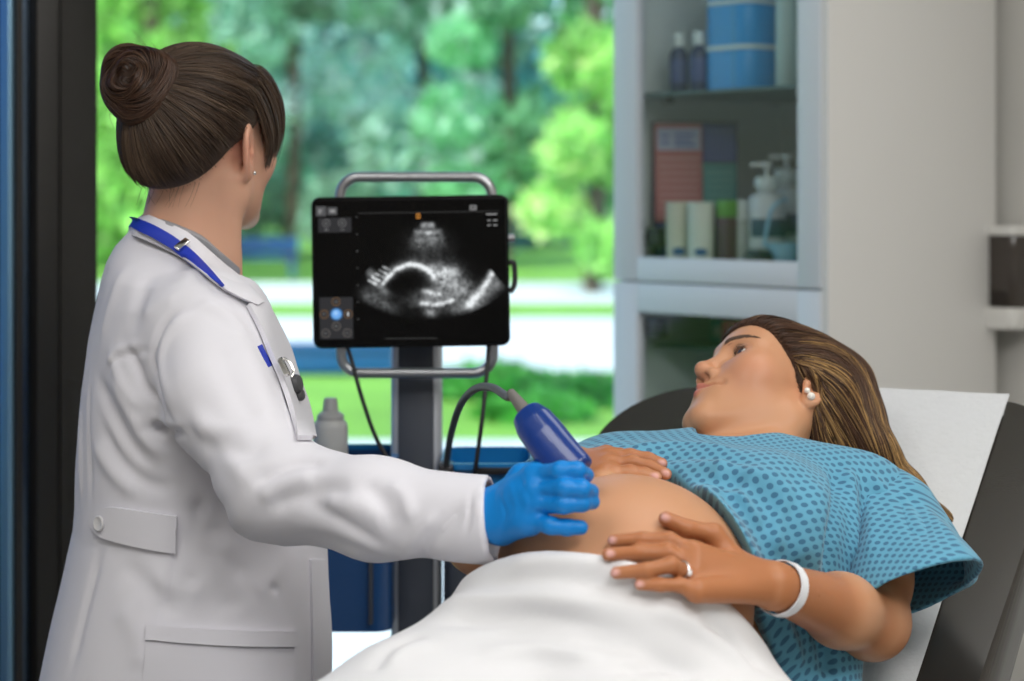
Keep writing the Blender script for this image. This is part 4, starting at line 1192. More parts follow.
def body_mesh(name, bm, colfn, m, parent):
    bmesh.ops.recalc_face_normals(bm, faces=bm.faces)
    me = bpy.data.meshes.new(name); bm.to_mesh(me); bm.free()
    V = np.zeros(len(me.vertices) * 3); me.vertices.foreach_get('co', V); V = V.reshape(-1, 3)
    ca = me.color_attributes.new('Col', 'FLOAT_COLOR', 'POINT'); c = np.ones((len(V), 4), np.float32); c[:, :3] = colfn(V)
    ca.data.foreach_set('color', c.ravel())
    return link_mesh(name, me, m, parent)

pat = thing('person', TP(0, -.50, -.12), 'pregnant patient lying back in a blue dotted gown, hands on bare belly', 'person')
WLc = WRL + (ELL_ - WRL) * .16; WLn = unit(WRL - ELL_)
WRc = WRR + (ELR - WRR) * .14; WRn = unit(WRR - ELR)
NKr = .150
Vb, Fb = mesh_sdf(body_all, A3(-.75, 1.05, .55), A3(.62, 2.72, 1.42), .0042)
def near(p, c, r): return np.linalg.norm(p - c, axis=1) < r
HC = hw((0, .01, 0))
Vb, Fb = cut_faces(Vb, Fb, lambda c: ~(((c - WLc) @ WLn > -.003) & near(c, WRL, .06) & (torso(c) > .004)) & ~(((c - WRc) @ WRn > -.003) & near(c, WRR, .06) & (torso(c) > .004)) & ~near(c, HC, NKr + .004))
Vb, Fb = largest(Vb, Fb)
def hand_patch(fn, arm_a, arm_b, ra, rb, c, n, pts):
    g = lambda p: smin(fn(p), cap(p, arm_a, arm_b, ra, rb), .010)
    lo = np.min(pts, 0) - .04; hi = np.max(pts, 0) + .04
    V, F = mesh_sdf(g, lo, hi, .0016); V = relax(V, F, 1, .4)
    V, F = cut_faces(V, F, lambda q: (q - c) @ n > .001)
    return largest(V, F)
pL = hand_patch(lhand, WRL + (ELL_ - WRL) * .35, WRL, .030, .0235, WLc, WLn, np.vstack([WLc] + list(LH.values())))
pR = hand_patch(rhand, WRR + (ELR - WRR) * .35, WRR, .031, .026, WRc, WRn, np.vstack([WRc] + list(RH.values())))
fineh = lambda p: smin(smin(torso(p), neck_p(p), .04), patient_head(p), .018)
Vh, Fh = mesh_sdf(fineh, HC - .165, HC + .165, .0015); Vh, Fh = cut_faces(Vh, Fh, lambda q: near(q, HC, NKr)); Vh, Fh = largest(Vh, Fh); Vh = relax(Vh, Fh, 1, .4)
bmb = weld([(Vb, Fb), pL, pR, (Vh, Fh)], [WLc, WRc, hw((0, -.02, -.145))])
body_o = body_mesh('body', bmb, skin_cols, M_skin_p, pat)

# eyes
M_eyew = mat('eye_white', (.70, .68, .66), .15, coat=.5); M_iris = mat('iris_brown', (.06, .025, .012), .1, coat=1); M_pup = mat('pupil', (.004, .004, .004), .05, coat=1)
def eye(R, O, sx, parent, gaze):
    w_ = lambda v: R @ np.asarray(v, float) + O
    c = w_((.031 * sx, .0712, .0125)); g = unit(R @ unit(gaze)); M = frame(x=R[:, 0], z=g, o=c)
    bm = bmesh.new(); bmesh.ops.create_uvsphere(bm, u_segments=32, v_segments=20, radius=.0124, matrix=M); e = obj('eye', bm, M_eyew, parent, angle=None)
    bm = bmesh.new(); lathe(bm, [(0, .0118), (.0054, .0112), (.0052, .0118), (.003, .0127), (0, .0129)], M, 24); obj('iris', bm, M_iris, e)
    bm = bmesh.new(); lathe(bm, [(0, .0122), (.0024, .0128), (.0018, .0132), (0, .0133)], M, 20); obj('pupil', bm, M_pup, e)
for sx in (-1, 1): eye(HR, HO, sx, pat, (-.12, 1, .05))
M_lash = mat('lash_brown', (.02, .012, .008), .6); M_brow = mat('brow_brown', (.07, .038, .022), .7)
def brows_lashes(R, O, fn, parent, mb, ml):
    w_ = lambda v: R @ np.asarray(v, float) + O
    r = np.random.default_rng(5)
    for sx in (-1, 1):
        cur, rad = [], []
        for k in range(330):
            t = r.uniform(0, 1); x = .012 + .038 * t; z = .0290 + .0060 * math.sin(min(1, t * 1.25) * 1.9) - .003 * t * t + r.normal() * .0018 * (1.15 - .8 * t)
            a = w_((sx * x, .10, z)); L = .0075 * (1 - .25 * t)
            b = w_((sx * (x + L * .93), .10, z + L * (.45 - .75 * t)))
            pa = [project(fn, a + (b - a) * q, -R[:, 1]) for q in (0, .5, 1)]
            cur.append(np.array(pa) + R[:, 1] * .0003); rad.append(np.array([.00030, .00026, .00006]))
        V, F = tubes_np(cur, rad, 4); np_obj('eyebrow', V, F, mb, parent)
    for sx in (-1, 1):
        cur, rad = [], []
        for k in range(26):
            t = k / 25; x = (.0200 + .0245 * t); up = .0042 * math.sin(math.pi * (.08 + .84 * t))
            o = w_((sx * x, .0850 - .0105 * (abs(x - .031) / .0130) ** 2 * (1.0 if x > .031 else .55), .0122 + up))
            d = R @ unit((sx * (t - .45) * .9, 1, .35)); u = R[:, 2]
            cur.append(np.array([o, o + d * .003 + u * .0003, o + d * .0055 + u * .0022])); rad.append(np.array([.00030, .00022, .00006]))
            if k % 2 == 0:
                o = w_((sx * x, .0845 - .0105 * (abs(x - .031) / .0130) ** 2 * (1.0 if x > .031 else .55), .0115 - up * .9))
                cur.append(np.array([o, o + d * .002 - u * .0006, o + d * .004 - u * .0022])); rad.append(np.array([.00022, .00018, .00006]))
        V, F = tubes_np(cur, rad, 4); np_obj('eyelashes', V, F, ml, parent)
def project(fn, a, d, n=60, L=.06):
    t = np.linspace(0, L, n); p = a + t[:, None] * d; f = fn(p); i = int(np.argmax(f < 0))
    if not (f < 0).any() or i == 0: return p[int(np.argmin(np.abs(f)))]
    return p[i - 1] + (p[i] - p[i - 1]) * (f[i - 1] / (f[i - 1] - f[i]))
brows_lashes(HR, HO, patient_head, pat, M_brow, M_lash)
M_pearl = mat('pearl', (.85, .80, .74), .18, coat=.8); M_gold = mat('gold', (.75, .48, .22), .25, 1.0)
def earring(R, O, sx, parent, y, z, r_, m, xo=.081):
    c = R @ np.array([sx * xo, y, z]) + O
    bm = bmesh.new(); bmesh.ops.create_uvsphere(bm, u_segments=20, v_segments=12, radius=r_, matrix=Matrix.Translation(Vector(c))); return obj('earring', bm, m, parent, angle=None)
for sx in (-1, 1):
    e = earring(HR, HO, sx, pat, -.006, -.026, .0052, M_pearl, .0825); e2 = earring(HR, HO, sx, pat, .001, -.021, .0038, M_pearl, .0815)
# ring and wrist band
rc = LH['ring'][0] * .42 + LH['ring'][1] * .58; rd = unit(LH['ring'][1] - LH['ring'][0]); rn = unit(A3(0, 0, 1) * .8 - rc / np.linalg.norm(rc)); rn = unit(rn - rd * (rn @ rd))
M = frame(x=rn, z=rd, o=rc)
bm = bmesh.new(); tube_bm(bm, [np.array(M @ Vector((.0094 * math.cos(a), .0094 * math.sin(a), 0))) for a in np.linspace(0, 2 * math.pi, 32, endpoint=False)], .0010, 32, 8, True, False); M_rsil = mat('ring_silver', (.80, .80, .82), .2, 1.0); rg = obj('ring', bm, M_rsil, pat)
M_gem = mat('diamond', (.9, .92, .95), .03, coat=1, spec=1)
gM = Matrix.Translation(Vector(rc + rn * .0105)) @ M.to_3x3().to_4x4() @ Matrix.Rotation(math.pi / 2, 4, 'Y')
bm = bmesh.new(); lathe(bm, [(0, -.0028), (.0034, .0008), (.0032, .0016), (.0018, .0024), (0, .0024)], gM, 10); obj('stone', bm, M_gem, rg, smooth=False)
M_band = mat('white_band', (.80, .81, .84), .45)
bc = WRL + (ELL_ - WRL) * .04; bd = unit(ELL_ - WRL + A3(0, -.04, 0)); fa = lambda p: smin(arms(p, False), lhand(p), .010)
u0 = unit(np.cross(bd, A3(0, 0, 1))); v0 = np.cross(bd, u0); Vn, Fn = [], []
na = 72
for j, (s_, lift) in enumerate(((-.0095, .0018), (-.0095, .0036), (.0095, .0040), (.0095, .0020))):
    for k in range(na):
        a = 2 * math.pi * k / na; dr = u0 * math.cos(a) + v0 * math.sin(a); t = np.linspace(.08, .006, 160)
        pts = bc + bd * s_ + dr * t[:, None]; f = fa(pts); i = int(np.argmax(f < .0)); Vn.append(bc + bd * s_ + dr * (t[i] + lift))
for j in range(4):
    for k in range(na): Fn.append((j * na + k, j * na + (k + 1) % na, ((j + 1) % 4) * na + (k + 1) % na, ((j + 1) % 4) * na + k))
Vn = np.array(Vn); Vn = relax(Vn, np.array(Fn), 3, .25); np_obj('wristband', Vn, Fn, M_band, pat, angle=40)

# ---------------------------------------------------------------- gown
def gown_mat():
    m = mat('gown_cotton', (.15, .42, .58), .8, bump=(900, .15, .0006), sheen=.2); nt = m.node_tree; L = nt.links; b = nt.nodes['Principled BSDF']
    uv = nt.nodes.new('ShaderNodeUVMap'); uv.uv_map = 'UVMap'
    mp = nt.nodes.new('ShaderNodeMapping'); mp.inputs['Rotation'].default_value = (0, 0, math.radians(45)); mp.inputs['Scale'].default_value = (112, 112, 1)
    vo = nt.nodes.new('ShaderNodeTexVoronoi'); vo.voronoi_dimensions = '2D'; vo.inputs['Randomness'].default_value = .0; vo.inputs['Scale'].default_value = 1
    L.new(uv.outputs[0], mp.inputs['Vector']); L.new(mp.outputs[0], vo.inputs['Vector'])
    r = nt.nodes.new('ShaderNodeMapRange'); r.inputs['From Min'].default_value = .27; r.inputs['From Max'].default_value = .36; r.inputs['To Min'].default_value = 1; r.inputs['To Max'].default_value = 0
    L.new(vo.outputs['Distance'], r.inputs['Value'])
    mx = nt.nodes.new('ShaderNodeMix'); mx.data_type = 'RGBA'; mx.inputs['A'].default_value = (.105, .34, .49, 1); mx.inputs['B'].default_value = (.040, .150, .260, 1)
    L.new(r.outputs[0], mx.inputs['Factor']); L.new(mx.outputs['Result'], b.inputs['Base Color']); return m
M_gown = gown_mat()
def gown_f(p):
    q = tl(p)
    d = ell(q, (0, -.15, .0), (.165, .22, .118))
    d = smin(d, cap(q, (-.150, -.015, -.008), (.150, -.015, -.008), .069), .06)
    d = smin(d, cap(q, (-.115, -.025, .014), (.115, -.025, .014), .064), .06)
    d = smin(d, cap(q, (-.082, -.140, .080), (.082, -.140, .080), .082), .06)
    d = smin(d, torso(p) - .0145, .02)
    d = smin(d, cap(q, (.125, -.10, .0), (.145, -.24, -.06), .058), .04)
    d = smin(d, smax(cap(p, SHR, SHR + (ELR - SHR) * .6, .075, .080), (p - SHR - (ELR - SHR) * .5) @ unit(ELR - SHR), .004), .04)
    hem = -.150 - .95 * np.maximum(0, q[:, 0] - .005) - .25 * np.maximum(0, -q[:, 0] - .06)
    d = smax(d, (hem - q[:, 1]) * .85, .008)
    nk = cap(p, TP(0, .02, .045), hw((0, .0, -.03)), .060, .058)
    return ssub(d, nk, .010)
Vg, Fg = mesh_sdf(gown_f, A3(-.15, 1.9, .75), A3(.60, 2.65, 1.30), .0036)
Vg, Fg = largest(Vg, Fg)
N = vnormals(Vg, Fg); q = tl(Vg)
Vg = Vg + N * (waves(Vg, 42, 11) * .0035)[:, None]
Vg = folds(Vg, Fg, gown_f, [
    ([(838, 470), (834, 500), (830, 540), (824, 588)], .010, -.009), ([(848, 466), (848, 510), (845, 570)], .011, .011), ([(822, 476), (818, 520), (812, 580)], .010, .008), ([(790, 480), (778, 520), (776, 560)], .009, .008), ([(760, 468), (742, 500), (744, 520)], .009, .006), ([(726, 462), (716, 482)], .009, .005), ([(860, 470), (890, 500), (920, 545)], .010, .006),
    ([(815, 480), (806, 520), (800, 570)], .012, .008), ([(795, 470), (775, 510), (772, 545)], .012, -.004),
    ([(700, 486), (735, 500), (762, 530)], .010, .008), ([(720, 478), (760, 494), (792, 530)], .012, -.004), ([(690, 465), (740, 470), (800, 490)], .014, .006),
    ([(640, 455), (700, 458), (760, 470)], .010, -.005), ([(620, 450), (680, 447), (740, 452)], .010, .005),
    ([(785, 560), (800, 600), (805, 640)], .012, -.010), ([(770, 600), (790, 640), (800, 675)], .010, .008), ([(815, 610), (825, 650), (830, 680)], .010, -.010)])
q = tl(Vg); gown = np_obj('gown', Vg, Fg, M_gown, pat, uv=np.stack([.20 * np.arctan2(q[:, 0], q[:, 2] + .07), .165 * np.arctan2(q[:, 1] + .12, np.maximum(q[:, 2], .07) + .03)], 1))
# left sleeve: wide, open at the elbow
SA, SB = P(866, 522, 2.31), P(905, 590, 2.17)
sax = unit(SB - SA); shx = unit(np.cross(sax, A3(0, 1, .2))); shy = np.cross(sax, shx)
if shx[0] < 0: shx = -shx; shy = -shy
def slv(p, off):
    r = p - SA; t = r @ sax; x = r @ shx; y = r @ shy; Ls = np.linalg.norm(SB - SA); tt = np.clip(t / Ls, -.6, 1.25)
    a = .066 + .012 * tt - off; b = .062 + .002 * tt - off; x = x - .006 * tt
    d = (np.sqrt((x / a) ** 2 + (y / b) ** 2) - 1) * np.minimum(a, b) * .95
    return d, t, Ls
_e = [P(880, 590, 2.11), P(918, 615, 2.24), P(985, 590, 2.22)]; EDGE_N = unit(np.cross(_e[1] - _e[0], _e[2] - _e[0])); EDGE_N = EDGE_N if EDGE_N @ sax > 0 else -EDGE_N
def sleeve_f(p):
    d, t, Ls = slv(p, 0)
    d = smin(smax(d, -(t + .02), .03), sph(p, SA - sax * .005, .066), .03)
    e, _, _ = slv(p, .006)
    fl = np.linalg.norm(p - P(962, 560, 2.23), axis=1)
    tip = cap(p, P(900, 526, 2.27), P(968, 574, 2.215), .048, .010)
    d = smin(d, tip, .035); e = smin(e, tip + .006, .035)
    d = smax(d, (p - _e[0]) @ EDGE_N, .004)
    return smax(d, -np.maximum(e, -(t - .055)), .003)
Vv, Fv_ = mesh_sdf(sleeve_f, A3(.28, 1.95, .90), A3(.66, 2.48, 1.26), .0026)
Vv, Fv_ = largest(Vv, Fv_)
N = vnormals(Vv, Fv_); Vv = Vv + N * (waves(Vv, 45, 4) * .0028)[:, None]
Vv = folds(Vv, Fv_, sleeve_f, [([(880, 455), (905, 500), (930, 545)], .012, -.004), ([(860, 470), (872, 520), (872, 565)], .010, .004), ([(925, 500), (945, 530), (965, 560)], .008, .003)])
r_ = Vv - SA
np_obj('sleeve', Vv, Fv_, M_gown, gown, uv=np.stack([r_ @ shx + .35 * (r_ @ shy), r_ @ sax], 1))

# ---------------------------------------------------------------- hair
M_hair_p = mat('patient_hair', (.1, .05, .03), .42, attr='Col', spec=.35)
TAIL = [hw((0, .02, .115)), P(812, 356, 2.55), P(846, 385, 2.53), P(858, 420, 2.50), P(872, 455, 2.47), P(905, 490, 2.455), P(938, 522, 2.44), P(972, 548, 2.42)]
def hair_p(p):
    q = to_local(p, HR, HO); qa = q.copy(); qa[:, 0] = np.abs(qa[:, 0])
    c = smin(ell(qa, (0, -.018, .036), (.082, .101, .088)), ell(qa, (0, -.03, -.02), (.078, .075, .07)), .03)
    c = smin(c, ell(qa, (0, .046, .054), (.0595, .0465, .0465)), .02)
    c = smax(c, (q[:, 1] - .026 - 1.10 * q[:, 2] + .35 * qa[:, 0]) * .7, .006)
    t = chain(p, TAIL[2:], [.030, .026, .026, .017, .010, .003], .02)
    m = chain(p, [hw((-.045, -.03, .05)), P(826, 400, 2.47), P(840, 440, 2.46), P(848, 470, 2.46)], [.034, .030, .030, .02], .03)
    return ssub(smin(smin(c, m, .03), t, .03), sph(qa, (.084, .004, -.020), .024), .008)
Vp, Fp = mesh_sdf(hair_p, A3(.15, 2.30, .95), A3(.66, 2.72, 1.36), .003)
Vp, Fp = largest(Vp, Fp); 
GP = [np.array(spline([P(760, 331, 2.42), P(790, 334, 2.47), P(826, 352, 2.50), P(852, 386, 2.50), P(868, 430, 2.46), P(905, 487, 2.43), P(972, 548, 2.40)], 40)),
      np.array(spline([P(768, 345, 2.40), P(796, 366, 2.41), P(824, 400, 2.42), P(846, 444, 2.42), P(880, 480, 2.42), P(930, 518, 2.41)], 40)),
      np.array(spline([P(780, 362, 2.38), P(806, 388, 2.39), P(824, 425, 2.41), P(838, 460, 2.42)], 30))]
GPt = np.vstack([np.gradient(g, axis=0) for g in GP]); GPt /= np.linalg.norm(GPt, axis=1)[:, None]; GPp = np.vstack(GP)
def flow_p(p):
    d2 = ((p[:, None] - GPp[None]) ** 2).sum(2); w_ = 1 / (d2 + 2e-4) ** 2; f = w_ @ GPt
    return f / np.linalg.norm(f, axis=1)[:, None]
rh = np.random.default_rng(21)
vis = Vp[rh.integers(0, len(Vp), 5600)]
tint = A3(.075, .036, .020)
np_obj('hair', Vp, Fp, M_hair_p, pat, col=np.tile(tint * .7, (len(Vp), 1)))
ST = strands(hair_p, vis, flow_p, 16, .0075, .0008, rh, .05, back=6)
def bad_strand(S):
    q = to_local(S.reshape(-1, 3), HR, HO); ax_ = np.abs(q[:, 0])
    b = ((q[:, 1] - .040 - 1.10 * q[:, 2] + .35 * ax_ > 0) & (q[:, 1] > -.03) & (np.linalg.norm(q, axis=1) < .15)) | (np.linalg.norm(np.stack([ax_, q[:, 1], q[:, 2]], 1) - A3(.084, .004, -.020), axis=1) < .020)
    return b.reshape(S.shape[:2]).any(1)
ST = ST[~bad_strand(ST)]
lift = rh.uniform(.0, .0035, len(ST)); 
Ng = grad(hair_p, ST.reshape(-1, 3), .003).reshape(ST.shape); ST = ST + Ng * lift[:, None, None]
root = ST[:, 0]; key = .5 + .5 * np.sin(root @ A3(70, 40, 95)) * np.sin(root @ A3(-30, 80, 50) + 1); blond = np.clip((key - .58) / .2, 0, 1) * rh.uniform(.3, 1, len(ST)) 
cs_ = A3(.060, .028, .015)[None] * rh.uniform(.55, 1.5, (len(ST), 1)); cs_ = cs_ * (1 - blond[:, None]) + blond[:, None] * A3(.52, .31, .11)
V, F = tubes_np(list(ST), [np.concatenate([np.linspace(.0003, .00065, 4), np.full(ST.shape[1] - 8, .00065), np.linspace(.0006, .0002, 4)])] * len(ST), 4)
np_obj('hair_strands', V, F, M_hair_p, pat, col=np.repeat(cs_, len(V) // len(ST), 0))

# ---------------------------------------------------------------- sheet over the legs
M_sheet = mat('white_cotton_sheet', (.70, .70, .715), .85, bump=(700, .12, .0006), sheen=.15)
Vs_, Fs_ = mesh_sdf(sheet_f, A3(-.70, 1.05, .55), A3(.45, 2.30, 1.25), .0045)
Vs_, Fs_ = largest(Vs_, Fs_)
N = vnormals(Vs_, Fs_); Vs_ = Vs_ + N * (waves(Vs_, 26, 31) * .004)[:, None]
Vs_ = folds(Vs_, Fs_, sheet_f, [
    ([(500, 566), (560, 560), (640, 572)], .008, 0.0045), ([(470, 590), (540, 580), (620, 590), (690, 615)], .010, -0.0060), ([(430, 610), (520, 598), (620, 606)], .014, 0.0090),
    ([(420, 625), (520, 615), (600, 628), (680, 650)], .012, -0.0075), ([(372, 672), (392, 645), (430, 632)], .010, -.005), ([(385, 668), (404, 650), (440, 642)], .011, .004),
    ([(470, 655), (540, 650), (610, 665)], .012, 0.0090), ([(560, 640), (640, 650), (720, 672)], .010, -0.0090), ([(640, 600), (700, 630), (760, 670)], .012, 0.0090), ([(620, 675), (660, 665), (710, 676)], .010, -0.0090), ([(690, 615), (730, 640), (770, 672)], .009, -0.0075)])
sh = np_obj('sheet', Vs_, Fs_, M_sheet, None); tag(sh, 'white cotton sheet draped over the patient lap and legs', 'sheet')

# ---------------------------------------------------------------- exam table
M_vinyl = mat('dark_brown_vinyl', (.030, .026, .022), .24, coat=.35, bump=(500, .08, .0006))
M_tframe = mat('table_white_metal', (.62, .62, .60), .4)
M_paper = mat('crepe_paper', (.60, .61, .62), .9, bump=(140, .5, .003), var=(60, .03))
CH = -.118
bed = thing('exam_table', A3(*(HIPC + PD * .3)[:2], 0), 'dark brown padded exam table with its backrest raised behind the patient', 'exam table')
Bm = frame(x=PW, y=PB, o=S0)
def outline(x0, x1, t0, t1, rl, rr, n=10):
    o = [(x0, t0), (x1, t0)]
    for k in range(n + 1):
        a = math.pi / 2 * k / n; o.append((x1 - rr + rr * math.cos(a), t1 - rr + rr * math.sin(a)))
    for k in range(n + 1):
        a = math.pi / 2 * (1 + k / n); o.append((x0 + rl + rl * math.cos(a), t1 - rl + rl * math.sin(a)))
    return o
bm = bmesh.new(); prism(bm, outline(-.31, .315, -.60, .372, .13, .10), .085, Bm @ Matrix.Translation((0, 0, CH - .085)), .028, 5); obj('backrest', bm, M_vinyl, bed)
bm = bmesh.new(); prism(bm, outline(-.27, .275, -.58, .33, .11, .09), .03, Bm @ Matrix.Translation((0, 0, CH - .114)), .004); obj('backrest_frame', bm, M_tframe, bed)
hinge = TP(0, -.62, CH)
Sm = frame(x=PW, y=-PD, o=hinge)
bm = bmesh.new(); prism(bm, [(x, -y) for x, y in outline(-.31, .315, .0, 1.15, .1, .1)][::-1], .085, Sm @ Matrix.Translation((0, 0, -.085)), .028, 5); obj('seat', bm, M_vinyl, bed)
bm = bmesh.new(); prism(bm, [(-.27, -1.1), (.275, -1.1), (.275, .02), (-.27, .02)], .05, Sm @ Matrix.Translation((0, 0, -.135)), .006); obj('seat_frame', bm, M_tframe, bed)
zs = hinge[2] - .135
bm = bmesh.new(); box(bm, (.34, .5, zs - .10), Sm @ Matrix.Translation((0, 0, -hinge[2])), .01, loc=(0, -.45, .10 + (zs - .10) / 2)); obj('pedestal', bm, M_tframe, bed)
bm = bmesh.new(); box(bm, (.56, 1.0, .10), Sm @ Matrix.Translation((0, 0, -hinge[2])), .015, loc=(0, -.45, .05)); obj('base', bm, M_tframe, bed)
for sx in (-.2, .2):
    tube_obj('backrest_strut', [TP(sx, -.05, CH - .10), hinge + PW * sx + PD * .35 + A3(0, 0, -.13)], .014, M_tframe, bed, 4, 10, smooth_pts=False)
# paper roll
pr = [(-.60, 0), (.30, 0), (.338, -.003), (.358, -.011), (.370, -.026), (.374, -.05), (.374, -.10)]
pr = spline([(t, h, 0) for t, h in pr], 60)[:, :2]
nx_ = 60; Vq = []; rq = np.random.default_rng(3)
for lay in (0, 1):
    for i, (t, h) in enumerate(pr):
        for j in range(nx_):
            x = -.165 + .40 * j / (nx_ - 1)
            Vq.append((x, t, h + CH + .003 + (.0012 if lay else 0) * (1 if t < .36 else 0), t))
Vq = np.array(Vq); n1 = len(pr) * nx_
m = Vq[:, 1] > .355; Vq[:, 1] += np.where(m, .003, 0) + np.where((np.arange(len(Vq)) >= n1) & m, .0012, 0)
cr = waves(np.stack([Vq[:, 0], Vq[:, 1], Vq[:, 0] * 0], 1), 55, 8) * .0012 + waves(np.stack([Vq[:, 0], Vq[:, 1], Vq[:, 0] * 0], 1), 160, 9) * .0006
Vw = S0 + Vq[:, :1] * PW + Vq[:, 1:2] * PB + (Vq[:, 2] + cr + .001)[:, None] * PN
Fq = []
R_, Cc = len(pr), nx_
for i in range(R_ - 1):
    for j in range(Cc - 1):
        a = i * Cc + j; Fq.append((a, a + Cc, a + Cc + 1, a + 1)); a += n1; Fq.append((a, a + 1, a + Cc + 1, a + Cc))
for i in range(R_ - 1):
    for j, fl in ((0, 0), (Cc - 1, 1)):
        a = i * Cc + j; f = (a, a + n1, a + Cc + n1, a + Cc); Fq.append(f[::-1] if fl else f)
for j in range(Cc - 1):
    for i, fl in ((0, 1), (R_ - 1, 0)):
        a = i * Cc + j; f = (a, a + n1, a + n1 + 1, a + 1); Fq.append(f[::-1] if fl else f)
pp = np_obj('paper_cover', Vw, Fq, M_paper, None, angle=60); tag(pp, 'white crepe paper strip covering the exam table backrest', 'paper')
# ================================================================ clinician
DFW = unit([.97, .26, 0]); DRT = unit([.26, -.97, 0]); UP = A3(0, 0, 1)
DHR = euler_R(*np.radians([-27, 5, 3])); DHO = A3(-.390, 2.50, 1.525)
def dw(v): return DHR @ np.asarray(v, float) + DHO
ROWS = np.array([  # picture y, back edge x, front edge x, half width
    (205, 148, 212, .054), (218, 141, 218, .056), (232, 130, 232, .060), (246, 117, 246, .074), (262, 108, 257, .104), (280, 101, 265, .146), (305, 94, 274, .180), (340, 87, 286, .194),
    (390, 82, 300, .190), (440, 79, 311, .182), (490, 76, 319, .176), (530, 74, 324, .178), (570, 66, 327, .19), (610, 56, 330, .20), (650, 47, 331, .208), (681, 40, 331, .214), (760, 28, 335, .222), (960, 8, 338, .235)])
RZ_ = ZC - (ROWS[:, 0] - HY) * 2.5 / FPX; RX0 = (ROWS[:, 1] - CX) * 2.5 / FPX; RX1 = (ROWS[:, 2] - CX) * 2.5 / FPX
RB = np.sqrt(np.maximum(((RX1 - RX0) / 2) ** 2 - (ROWS[:, 3] * DRT[0]) ** 2, 1e-4)) / DFW[0]; RC = (RX0 + RX1) / 2
o_ = np.argsort(RZ_); RZ_, RB, RC, RA = RZ_[o_], RB[o_], RC[o_], ROWS[o_, 3]
def coat_torso(p):
    z = np.clip(p[:, 2], RZ_[0], RZ_[-1])
    a = np.interp(z, RZ_, RA); b = np.interp(z, RZ_, RB); c = np.interp(z, RZ_, RC)
    x = p[:, 0] - c; y = p[:, 1] - 2.5
    u = x * DFW[0] + y * DFW[1]; v = x * DRT[0] + y * DRT[1]
    n = 2.3
    d = ((np.abs(u / b) ** n + np.abs(v / a) ** n) ** (1 / n) - 1) * np.minimum(a, b) * .85
    return smax(d, np.maximum(p[:, 2] - RZ_[-1], RZ_[0] - p[:, 2]), .01)
ZHEM = RZ_[0]
SHD = P(205, 325, 2.362); ELD = P(277, 489, 2.20); CUF = P(491, 524, 2.020); WRD = P(498, 514, 2.018)
cufn = unit(A3(.96, -.16, .10))
def sleeve_d(p, off=0.):
    return chain(p, [SHD, P(221, 398, 2.285), ELD, ELD + (CUF - ELD) * .5 + A3(0, 0, -.004), CUF + cufn * .03], [.069 - off, .060 - off, .055 - off, .049 - off, .0445 - off], .03)
def refl(v):  # mirror in the body's own left/right plane
    v = np.asarray(v, float); c = A3(-.42, 2.5, 0); return v - 2 * np.outer((np.atleast_2d(v) - c) @ DRT, DRT).reshape(v.shape)
SHD2, = refl(SHD[None]); ELD2 = SHD2 + A3(.05, .03, -.27); WRD2 = ELD2 + DFW * .07 + A3(.0, .02, -.22)
NB = P(180, 262, 2.5); NKP = P(143, 216, 2.5); NKN = unit(np.cross(P(262, 305, 2.56) - NKP, -DRT)); NKN = NKN if NKN[2] > 0 else -NKN
def coat_f(p):
    d = smin(coat_torso(p), sleeve_d(p), .022)
    d = smax(d, (p - CUF) @ cufn, .003)
    d = np.maximum(d, -np.maximum(sleeve_d(p, .008), -((p - CUF) @ cufn + .05)))
    d = ssub(d, np.maximum(cap(p, dw((0, -.022, -.045)), NB, .10, .13), -((p - NKP) @ NKN)), .006)
    return smin(d, chain(p, [SHD2, ELD2, WRD2], [.070, .058, .045], .03), .02)
M_coat = mat('white_lab_coat', (.715, .705, .755), .8, bump=(800, .12, .0006), sheen=.15)
doc = thing('person', (-.42, 2.5, 0), 'clinician in a white lab coat with brown hair bun, seen from behind', 'person')
Vc, Fc = mesh_sdf(coat_f, A3(-.68, 1.96, ZHEM - .02), A3(.05, 2.80, 1.47), .0042)
Vc, Fc = largest(Vc, Fc)
N = vnormals(Vc, Fc)
Vc = Vc + N * (waves(Vc, 24, 41) * .0035 + waves(Vc, 60, 42) * .0012)[:, None]
